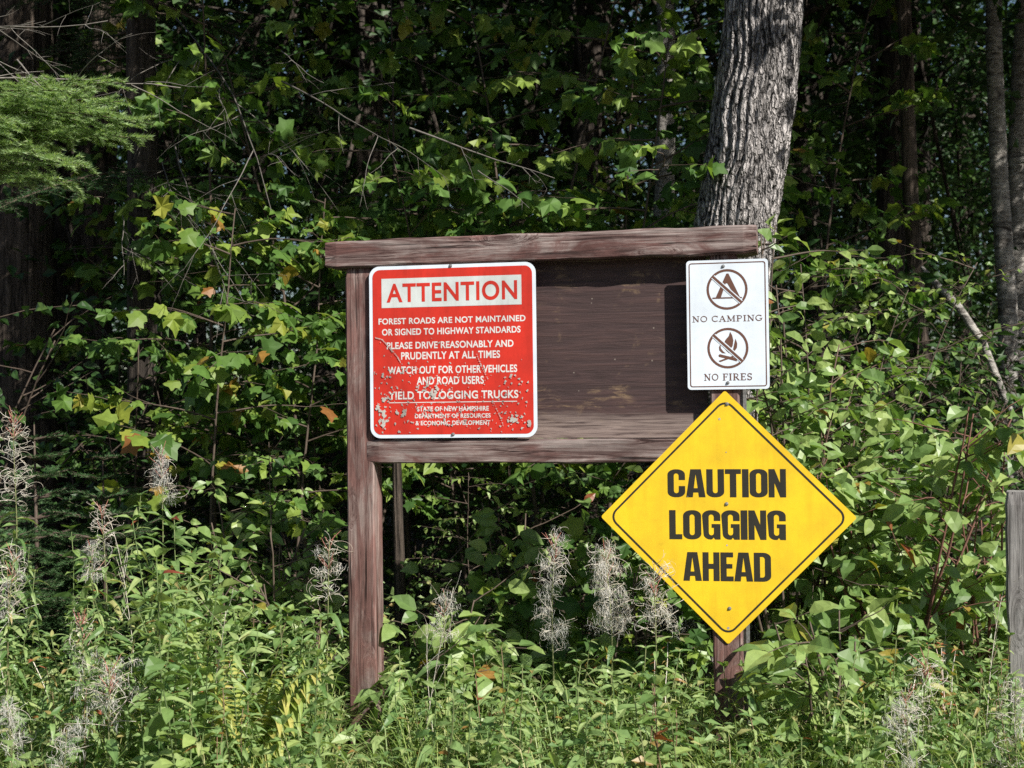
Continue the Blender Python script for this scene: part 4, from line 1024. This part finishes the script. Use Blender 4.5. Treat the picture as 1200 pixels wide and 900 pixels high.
for v, (h, kinds, size, mat) in enumerate(((2.9, MAPLE, 0.088, M_MAPLE), (3.4, MAPLE, 0.090, M_MAPLE), (2.5, MAPLE, 0.085, M_MAPLE), (2.2, OVATE, 0.078, M_BROAD), (2.8, OVATE, 0.066, M_BROAD))):
    rg = np.random.RandomState(80 + v); gs, gl = sapling(h, rg, kinds, size, nb=20 if h > 2.6 else 16, lo=0.10 if kinds is OVATE else 0.30, bl=0.8)
    SAP.append((h, gs.mesh('stem', M_TWIG), gl.mesh('foliage', mat)))
rg = np.random.RandomState(88); gs, gl = sapling(2.5, rg, MAPLE, 0.11, nb=15, lo=0.36, bl=0.8)
M_MAPLE_T = leaf_mat('turning_maple_leaf', [(0.0, (0.06, 0.13, 0.03)), (0.5, (0.11, 0.21, 0.045)), (0.90, (0.24, 0.31, 0.05)), (0.95, (0.32, 0.29, 0.05)), (0.975, (0.38, 0.21, 0.05)), (0.993, (0.28, 0.12, 0.04))], trans=0.36)
SAP.append((2.5, gs.mesh('stem', M_TWIG), gl.mesh('foliage', M_MAPLE_T)))
def put(name, cat, label, group, px, Y, protos_, s, rz, parts=('stem', 'foliage')):
    b = at(px, 480, Y)
    o = empty(name, (b[0], Y, float(ground_z(b[0], Y))), label, cat, group, rz); o.scale = (s,) * 3
    for nm, me in zip(parts, protos_):
        c = bpy.data.objects.new(nm, me); C.objects.link(c); c.parent = o
    return o
MS = 'maple saplings at the forest edge'; OS = 'broad-leaved saplings at the forest edge'
for px, Y, v, s, rz, lab in (
    (235, 6.15, 5, 0.86, 0.3, 'maple sapling left of the board with a few yellow and orange leaves'),
    (330, 6.5, 0, 0.80, 1.3, 'maple sapling close behind the left post of the board'),
    (420, 7.3, 1, 0.80, 2.2, 'leafy maple sapling rising behind the upper left corner of the board'),
    (560, 7.0, 0, 0.92, 3.7, 'maple sapling behind the board, its leaves showing above the middle of the top beam'),
    (650, 6.8, 1, 1.02, 4.4, 'tall maple sapling behind the board, left of the furrowed trunk'),
    (745, 6.9, 0, 1.05, 5.1, 'maple sapling touching the left side of the furrowed trunk'),
    (700, 7.8, 1, 1.10, 0.9, 'taller maple farther back between the whitish trunk and the board'),
    (955, 7.0, 2, 0.98, 2.5, 'maple sapling just right of the furrowed trunk'),
    (170, 8.0, 1, 1.0, 4.0, 'shaded maple sapling deep behind the left spruce bough'),
    (300, 8.6, 1, 1.15, 5.5, 'shaded tall maple behind the bare dead twigs at the upper left'),
    (250, 7.5, 1, 1.04, 0.7, 'tall maple sapling whose upper leaves fill the space above the yellow-leaved one'),
    (375, 7.0, 0, 1.12, 2.9, 'tall maple sapling standing above the left end of the top beam'),
    (480, 7.7, 1, 1.12, 3.9, 'tall maple sapling behind the dead twigs above the red sign'),
    (610, 7.4, 0, 1.22, 5.9, 'tall maple sapling above the middle of the top beam, farther back'),
    (900, 8.8, 1, 1.2, 1.9, 'shaded tall maple behind the furrowed trunk')):
    h, a, c = SAP[v]; put('maple_sapling', 'sapling', lab, MS, px, Y, (a, c), s, rz)
for px, Y, v, s, rz, lab in (
    (925, 6.15, 3, 0.86, 0.5, 'broad-leaved sapling beside the right edge of the white sign'),
    (1010, 6.3, 4, 0.70, 1.6, 'broad-leaved sapling with small pale leaves above the right corner of the yellow diamond'),
    (560, 6.3, 3, 0.44, 3.3, 'low broad-leaved sapling in the dark gap under the board'),
    (680, 6.6, 3, 0.50, 4.7, 'low broad-leaved sapling under the board, behind the left corner of the yellow diamond'),
    (300, 5.95, 3, 0.50, 0.2, 'low broad-leaved sapling in the shade left of the left post'),
    (918, 5.85, 3, 0.92, 4.1, 'broad-leaved sapling hiding the foot of the furrowed trunk right of the white sign'),
    (985, 6.0, 4, 0.66, 2.2, 'broad-leaved sapling rising just behind the right corner of the yellow diamond')):
    h, a, c = SAP[v]; put('broadleaf_sapling', 'sapling', lab, OS, px, Y, (a, c), s, rz)

# dark shaded bushes filling the understory (shared shapes)
BUSH = []
for v in range(3):
    rg = np.random.RandomState(90 + v); gs, gl = shrub(1.5, 0.55, 8, rg, SMALL if v else OVATE, 0.075, 0.06, 12, 0.1, 0.3, 0.4, 0.2)
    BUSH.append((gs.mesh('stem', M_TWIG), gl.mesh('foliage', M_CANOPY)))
rng = np.random.RandomState(95)
for i, (x, Y) in enumerate([(x, Y) for Y, n in ((7.2, 7), (8.3, 8), (9.6, 9), (11.5, 10), (14, 10)) for x in np.linspace(-0.40, 0.40, n) * Y]):
    Yj = Y + rng.normal(0, 0.25); s = rng.uniform(0.65, 1.15) * (1 + (Y - 7) * 0.07)
    px, _ = project((x, Yj, 1.0))
    put('understory_bush', 'bush', 'dark leafy bush in the shade of the wood behind the board', 'shaded bushes under the trees', px + rng.normal(0, 14), Yj, BUSH[i % 3], s, rng.uniform(0, 6.28))

# ------------------------------------------------------------------ shrubs at the front
def own_shrub(name, cat, label, px, Y, rngs, mat, **k):
    rg = np.random.RandomState(rngs); gs, gl = shrub(rng=rg, **k)
    b = at(px, 480, Y); o = empty(name, (b[0], Y, 0), label, cat, 'leafy shrubs round the signs'); gs.obj('stem', M_TWIG, o); gl.obj('foliage', mat, o)
    return o
own_shrub('dogwood_shrub', 'shrub', 'large leafy shrub with reddish stems right of the yellow diamond', 1040, 5.55, 101, M_BROAD, h=1.22, spread=0.42, nst=9, kinds=OVATE, size=0.105, gap=0.062, twigs=11, lo=0.15, hang=0.6, twl=0.32, stemtone=0.95)
own_shrub('dogwood_shrub', 'shrub', 'leafy shrub whose upper leaves show between the diamond and the white sign on the right', 935, 5.75, 102, M_BROAD, h=1.5, spread=0.34, nst=7, kinds=OVATE, size=0.10, gap=0.06, twigs=11, lo=0.25, hang=0.6, twl=0.28, stemtone=0.7)
own_shrub('dogwood_shrub', 'shrub', 'tall thin leafy shrub behind the right edge of the white sign, hiding the tree foot', 912, 5.55, 110, M_BROAD, h=1.72, spread=0.16, nst=4, kinds=OVATE, size=0.085, gap=0.055, twigs=13, lo=0.5, hang=0.6, twl=0.24, stemtone=0.5)
own_shrub('dogwood_shrub', 'shrub', 'leafy shrub with drooping leaves beside the grey post at the right edge', 1145, 5.75, 103, M_BROAD, h=1.0, spread=0.35, nst=6, kinds=OVATE, size=0.10, gap=0.06, twigs=10, lo=0.15, hang=0.7, twl=0.3, stemtone=0.95)
own_shrub('dogwood_shrub', 'shrub', 'low broad-leaved shrub touching the lower right edge of the yellow diamond', 962, 4.70, 104, M_BROAD, h=0.66, spread=0.35, nst=6, kinds=OVATE, size=0.108, gap=0.065, twigs=6, lo=0.25, hang=0.5, twl=0.22, stemtone=0.6)
own_shrub('dogwood_shrub', 'shrub', 'broad-leaved shrub under the board with pale sunlit leaves in the dark gap', 610, 5.65, 105, M_BROAD, h=0.88, spread=0.35, nst=5, kinds=OVATE, size=0.105, gap=0.07, twigs=7, lo=0.3, hang=0.7, twl=0.26, stemtone=0.6)
own_shrub('dogwood_shrub', 'shrub', 'low broad-leaved shrub just right of the left post', 500, 5.35, 106, M_BROAD, h=0.52, spread=0.32, nst=6, kinds=OVATE, size=0.10, gap=0.06, twigs=7, lo=0.25, hang=0.4, twl=0.26, stemtone=0.5)
own_shrub('dogwood_shrub', 'shrub', 'low leafy shrub behind the seed heads left of the diamond sign', 725, 5.5, 107, M_MAPLE, h=0.66, spread=0.35, nst=6, kinds=MAPLE, size=0.085, gap=0.07, twigs=7, lo=0.25, hang=0.4, twl=0.26, stemtone=0.5)
own_shrub('dogwood_shrub', 'shrub', 'shaded leafy shrub between the young firs and the left post', 265, 5.75, 108, M_BROAD, h=0.85, spread=0.45, nst=7, kinds=OVATE, size=0.07, gap=0.06, twigs=8, lo=0.2, hang=0.4, twl=0.28, stemtone=0.5)
own_shrub('dogwood_shrub', 'shrub', 'shaded leafy shrub beside the left side of the left post', 350, 5.6, 109, M_BROAD, h=0.72, spread=0.35, nst=6, kinds=OVATE, size=0.065, gap=0.055, twigs=8, lo=0.2, hang=0.4, twl=0.26, stemtone=0.5)

# yellowing fern
rng = np.random.RandomState(120); b = at(285, 800, 4.35)
fo = empty('fern', (b[0], 4.35, 0), 'yellow-green fern frond clump in the weeds left of the left post', 'fern')
gs, gl = Geo(), Geo()
for k in range(5):
    a = rng.uniform(0, 2 * math.pi); P = curve_pts((0, 0, 0), (math.cos(a) * 0.28, math.sin(a) * 0.25, 1), rng.uniform(0.46, 0.62), 12, rng, 0.05, 1.6)
    tube(gs, P, np.linspace(0.003, 0.001, 13), 4, 0.3); pp, dd, ss = [], [], []
    for i in range(26):
        t = 0.22 + 0.77 * i / 26; q, td = pick(P, t); s = unit(np.cross(td, UP))
        for sg in (1, -1): pp.append(q); dd.append(s * sg + td * 0.35 - UP * 0.1); ss.append(0.095 * math.sin(math.pi * (0.15 + 0.85 * t) ** 1.1) + 0.012)
    mixed(gl, LANCE, np.array(pp), np.array(dd), unit(UP + LIGHTWARD * 0.5 + jit(rng, len(pp), 0.15)), np.array(ss) * 1.0, rng.rand(len(pp)), rng)
gs.obj('stem', M_STEM, fo); gl.obj('frond', M_FERN, fo)

# ------------------------------------------------------------------ fireweed gone to seed
FW = [  # head centre px, head top py, head bottom py, Y, fluff, pods, half width, label
 (188, 524, 588, 5.35, 0.7, 12, 0.035, 'white fluffy seed head with red tips alone in the shade below the maple sapling'),
 (16, 640, 724, 4.9, 0.12, 6, 0.055, 'brown curled seed head at the left edge, its pods open and nearly bare'),
 (106, 628, 676, 5.1, 0.6, 4, 0.03, 'small white seed head above the weeds, second from the left edge'),
 (386, 622, 698, 5.1, 0.35, 10, 0.045, 'curly seed head with red tips just left of the left post'),
 (522, 688, 748, 5.0, 0.6, 5, 0.042, 'short white seed head right of the left post, in the low shrub'),
 (650, 618, 768, 4.95, 0.45, 12, 0.052, 'tallest seed head under the board, with red pods on top'),
 (708, 628, 742, 4.8, 0.95, 5, 0.045, 'whitest dense seed head touching the left corner of the yellow diamond'),
 (766, 652, 740, 4.68, 0.5, 8, 0.055, 'wide curly seed head overlapping the lower left edge of the yellow diamond'),
 (128, 768, 850, 4.1, 0.7, 9, 0.075, 'sprawling white seed head low among red-tinged weeds at the left'),
 (78, 842, 910, 4.0, 0.9, 0, 0.06, 'white seed head at the very bottom left of the picture'),
 (8, 815, 875, 4.15, 0.8, 0, 0.04, 'white seed head cut by the left edge near the bottom'),
 (1062, 800, 900, 4.1, 0.6, 6, 0.055, 'white seed head with pink stalks low at the right, below the large shrub'),
 (1190, 780, 900, 4.15, 0.12, 0, 0.06, 'pinkish curled seed head in front of the grey post'),
 (15, 478, 590, 5.5, 0.05, 16, 0.05, 'bare reddish branching seed stalk at the left edge by the young fir'),
 (118, 585, 640, 5.3, 0.08, 10, 0.03, 'thin bare brown seed stalk above the small white seed head on the left'),
 (95, 715, 790, 4.3, 0.02, 14, 0.03, 'reddish stalk with bare upright pods above the sprawling white seed head'),
 (1085, 765, 850, 4.3, 0.02, 12, 0.03, 'reddish stalk with bare upright pods behind the low white seed head on the right')]
for i, (px, y0, y1, Y, fl_, pods, hw_, lab) in enumerate(FW):
    top, bot = at(px, y0, Y), at(px, y1, Y); head = top[2] - bot[2] - (0.03 if pods else 0)
    fireweed('fireweed', max(top[2] - 0.03, head + 0.12), head, fl_, pods, np.random.RandomState(200 + i), lab, (top[0], Y, 0), hw_ * 1.45)

# ------------------------------------------------------------------ weeds of the verge: shared shapes in several heights
HS = (0.2, 0.32, 0.45, 0.6, 0.78, 0.95)
KINDS = {}
for nm, kinds, size, gap, up, mat in (('goldenrod', LANCE, 0.125, 0.022, 0.35, M_WEED), ('aster', LANCE, 0.085, 0.015, 0.15, M_WEED), ('bramble', OVATE, 0.092, 0.032, 0.2, M_BROAD), ('jewelweed', OVATE, 0.066, 0.024, 0.3, M_WEED)):
    for hi, h in enumerate(HS):
        for v in range(2):
            rg = np.random.RandomState(abs(hash_ := (len(nm) * 131 + hi * 17 + v * 7)) % 100000)
            gs, gl = weed(h, rg, kinds, size * (0.80 + 0.3 * hi / 4), gap, up, 2 if nm in ('aster', 'jewelweed') else 1 + v, 0.04)
            KINDS[nm, hi, v] = (gs.mesh('stem', M_STEM), gl.mesh('foliage', mat))
def limit(px):
    xs_ = [-100, 60, 150, 250, 330, 388, 396, 448, 456, 560, 640, 700, 780, 822, 830, 874, 882, 960, 1050, 1174, 1184, 1300]
    ys_ = [560, 575, 565, 590, 605, 645, 850, 850, 715, 720, 725, 725, 735, 750, 820, 820, 755, 740, 715, 725, 800, 800]
    return float(np.interp(px, xs_, ys_))
def clear_heads(px, Y, z):
    """plants in front of a seed head stay lower than its foot"""
    for f in FW + [(285, 720, 800, 4.45)]:
        if abs(px - f[0]) < 48 and Y < f[3] + 0.04: z = min(z, max(0.06, at(px, f[2] - 8, Y)[2]))
    return z
ZONES = ((150, 'at the left edge'), (398, 'left of the left post'), (560, 'just right of the left post'), (700, 'below the middle of the board'), (880, 'below the yellow diamond'), (1080, 'right of the yellow diamond'), (2000, 'near the grey post at the right'))
DESC = {'goldenrod': 'weed with long narrow leaves on an upright stem', 'aster': 'bushy fine-leaved weed', 'bramble': 'weed with broad oval leaves', 'jewelweed': 'pale weed with small oval leaves'}
rng = np.random.RandomState(300); nmade = 0
for Y, n in ((5.75, 30), (5.45, 34), (5.2, 38), (4.95, 38), (4.7, 46), (4.45, 46), (4.2, 46), (4.0, 40)):
    for px in np.linspace(-30, 1230, n) + rng.normal(0, 14, n):
        Yj = Y + rng.normal(0, 0.09); zt = at(px, limit(px) + 190 * rng.rand() ** 1.6, Yj)[2]
        if zt < 0.14: zt = rng.uniform(0.14, 0.22)
        if Yj < 5.12 and (380 < px < 466 or 812 < px < 890) and zt > at(px, 838, Yj)[2]: zt = max(0.04, at(px, 862, Yj)[2])
        xw = at(px, 480, Yj)[0]; du = np.dot(np.array([xw, Yj, 0]) - BO, BU); dn = np.dot(np.array([xw, Yj, 0]) - BO, BN)
        if -0.14 < dn < 0.05 and (abs(du + 0.686) < 0.08 or abs(du - 0.622) < 0.08): continue
        hi = max([k for k, h in enumerate(HS) if h <= zt * 1.08] or [0])
        zt = clear_heads(px, Yj, zt)
        hi = max([k for k, h in enumerate(HS) if h <= zt * 1.08] or [0])
        nm = rng.choice(['goldenrod', 'aster', 'bramble', 'jewelweed'], p=[0.36, 0.28, 0.20, 0.16] if Y > 4.5 else [0.40, 0.30, 0.12, 0.18])
        zone = next(z for lim, z in ZONES if px < lim)
        put(nm + '_plant', 'weed', DESC[nm] + ' ' + zone, 'weeds of the verge, ' + zone, px, Yj, KINDS[nm, hi, rng.randint(2)], min(1.15, zt / HS[hi]) * rng.uniform(0.9, 1.05), rng.uniform(0, 6.28)); nmade += 1

# tufts of long arching grass, dry straw stalks and red-tinged plants
TUFT = []
for v in range(4):
    rg = np.random.RandomState(500 + v); g = Geo()
    for k in range(26 if v < 3 else 12):
        a = rg.uniform(0, 2 * math.pi); L_ = rg.uniform(0.22, 0.52); wd = rg.uniform(0.002, 0.0046)
        P = curve_pts((rg.normal(0, 0.02), rg.normal(0, 0.02), 0), (math.cos(a) * 0.4, math.sin(a) * 0.4, 1), L_, 7, rg, 0.08, 4.5)
        sd = np.array([-math.sin(a), math.cos(a), 0]); w = np.array([0.7, 1, 1, 0.95, 0.85, 0.65, 0.4, 0.05])[:, None] * wd
        V = np.stack([P - sd * w, P + UP * -0.001, P + sd * w], 1).reshape(-1, 3)
        F = [f for i in range(7) for f in ((3 * i, 3 * i + 1, 3 * i + 4), (3 * i, 3 * i + 4, 3 * i + 3), (3 * i + 1, 3 * i + 2, 3 * i + 5), (3 * i + 1, 3 * i + 5, 3 * i + 4))]
        g.add(V, F, rg.rand() * (0.7 if v < 3 else 1.0))
    TUFT.append(g.mesh('blades', M_GRASS))
rng = np.random.RandomState(510)
for i in range(46):
    px, Y = rng.uniform(-10, 1210), rng.choice([4.0, 4.15, 4.35, 4.6, 4.85, 5.1]) + rng.normal(0, 0.08)
    zone = next(z for lim, z in ZONES if px < lim)
    if (385 < px < 462 or 815 < px < 888) and Y < 5.1: continue
    put('grass_tuft', 'grass tuft', 'tuft of long arching grass blades ' + zone, 'grass tufts, ' + zone, px, Y, (TUFT[rng.randint(4)],), min(rng.uniform(0.7, 1.1), max(0.25, clear_heads(px, Y, at(px, limit(px) + 30, Y)[2]) / 0.42)), rng.uniform(0, 6.28), ('blades',))
M_RED_LEAF = leaf_mat('reddening_leaf', [(0.0, (0.30, 0.08, 0.05)), (0.35, (0.40, 0.16, 0.08)), (0.6, (0.38, 0.30, 0.10)), (1.0, (0.22, 0.30, 0.09))], trans=0.35)
REDP = []
for v in range(2):
    rg = np.random.RandomState(520 + v); gs, gl = weed(0.5, rg, LANCE + OVATE[:1], 0.062, 0.022, 0.5, 2, 0.04); REDP.append((gs.mesh('stem', M_POD), gl.mesh('foliage', M_RED_LEAF)))
for i, (px, Y, h) in enumerate(((88, 4.75, 0.52), (120, 4.6, 0.46), (150, 4.85, 0.52), (215, 4.95, 0.5), (262, 4.7, 0.40), (300, 4.85, 0.45), (775, 4.9, 0.44), (1075, 4.75, 0.48), (1098, 4.9, 0.5))):
    zone = next(z for lim, z in ZONES if px < lim)
    put('reddening_plant', 'weed', 'plant with red and orange turning leaves ' + zone, 'red-tinged plants, ' + zone, px, Y, REDP[i % 2], h / 0.5, i * 1.7)
DRY = []
for v in range(3):
    rg = np.random.RandomState(530 + v); g = Geo()
    P = curve_pts((0, 0, 0), (rg.normal(0, 0.15), rg.normal(0, 0.1), 1), 0.8, 10, rg, 0.07, 0.3); tube(g, P, np.linspace(0.0022, 0.0008, 11), 4, 0.3)
    for k in range(14):
        q, td = pick(P, rg.uniform(0.45, 1)); tube(g, curve_pts(q, td + rg.normal(0, 0.45, 3), rg.uniform(0.04, 0.14), 4, rg, 0.15, 1.0), np.linspace(0.0009, 0.0004, 5), 3, rg.rand() * 0.6)
    DRY.append(g.mesh('stalk', M_POD))
for i in range(18):
    px, Y = rng.uniform(20, 1200), rng.uniform(4.4, 5.3); zt = at(px, max(560, limit(px) - 70) + rng.uniform(0, 120), Y)[2]
    if 330 < px < 480 or 640 < px < 1000: continue
    zone = next(z for lim, z in ZONES if px < lim)
    put('dry_stalk', 'dead stalk', 'thin dry straw-coloured stalk ' + zone, 'dry stalks, ' + zone, px, Y, (DRY[i % 3],), max(0.3, zt) / 0.8, rng.uniform(0, 6.28), ('stalk',))

# grass and the low ground cover
rng = np.random.RandomState(400); g = Geo()
n = 7500; Yg = 3.8 + 2.3 * rng.rand(n) ** 1.1; xg = rng.uniform(-0.42, 0.42, n) * Yg
hgt = rng.uniform(0.10, 0.40, n)
lim_g = np.array([at(600, limit(px_) + 20, y_)[2] for px_, y_ in zip(600 + FPX * xg / Yg, Yg)])
hgt = np.clip(np.minimum(hgt, lim_g * 1.1), 0.02, 0.4)
a = rng.uniform(0, 2 * math.pi, n); lean_ = rng.uniform(0.1, 0.8, n)
D0 = np.column_stack([np.cos(a) * lean_, np.sin(a) * lean_, np.ones(n)]); side = unit(np.column_stack([-np.sin(a), np.cos(a), np.zeros(n)])) * rng.uniform(0.0011, 0.0022, n)[:, None]
P0 = np.column_stack([xg, Yg, ground_z(xg, Yg)]); P1 = P0 + unit(D0) * (hgt * 0.5)[:, None]; P2 = P1 + unit(D0 * [1.8, 1.8, 0.8]) * (hgt * 0.3)[:, None]; P3 = P2 + unit(D0 * [3, 3, 0.2]) * (hgt * 0.3)[:, None]
V = np.stack([P0 - side, P0 + side, P1 - side, P1 + side, P2 - side * 0.7, P2 + side * 0.7, P3], 1)
F = np.array([(0, 1, 3), (0, 3, 2), (2, 3, 5), (2, 5, 4), (4, 5, 6)])[None] + (np.arange(n) * 7)[:, None, None]
g.add(V.reshape(-1, 3), F.reshape(-1, 3), np.repeat(rng.rand(n) ** 1.4, 7))
tagp(g.obj('grass', M_GRASS), 'fine green and straw-coloured grass along the bottom of the picture', 'grass', kind='stuff')
g = Geo(); n = 13000; Yg = rng.uniform(3.9, 7.5, n); xg = rng.uniform(-0.44, 0.44, n) * Yg
zg = ground_z(xg, Yg) + 0.02 + rng.rand(n) ** 1.5 * np.where(Yg < 5.3, 0.26, 0.40)
lim_c = np.array([at(600, limit(px_) + (6 if limit(px_) > 800 else 30), y_)[2] for px_, y_ in zip(600 + FPX * xg / Yg, Yg)]); zg = np.where(Yg < 5.12, np.minimum(zg, np.maximum(lim_c, -0.05)), zg)
D = rng.normal(0, 1, (n, 3)) * [1, 1, 0.4]; N = unit(UP + LIGHTWARD * 0.4 + jit(rng, n, 0.4))
mixed(g, SMALL + LANCE[:1], np.column_stack([xg, Yg, zg]), D, N, rng.uniform(0.03, 0.08, n), rng.rand(n) * 0.985, rng)
tagp(g.obj('ground_cover', M_WEED), 'low tangle of small green leaves covering the verge', 'ground cover', kind='stuff')
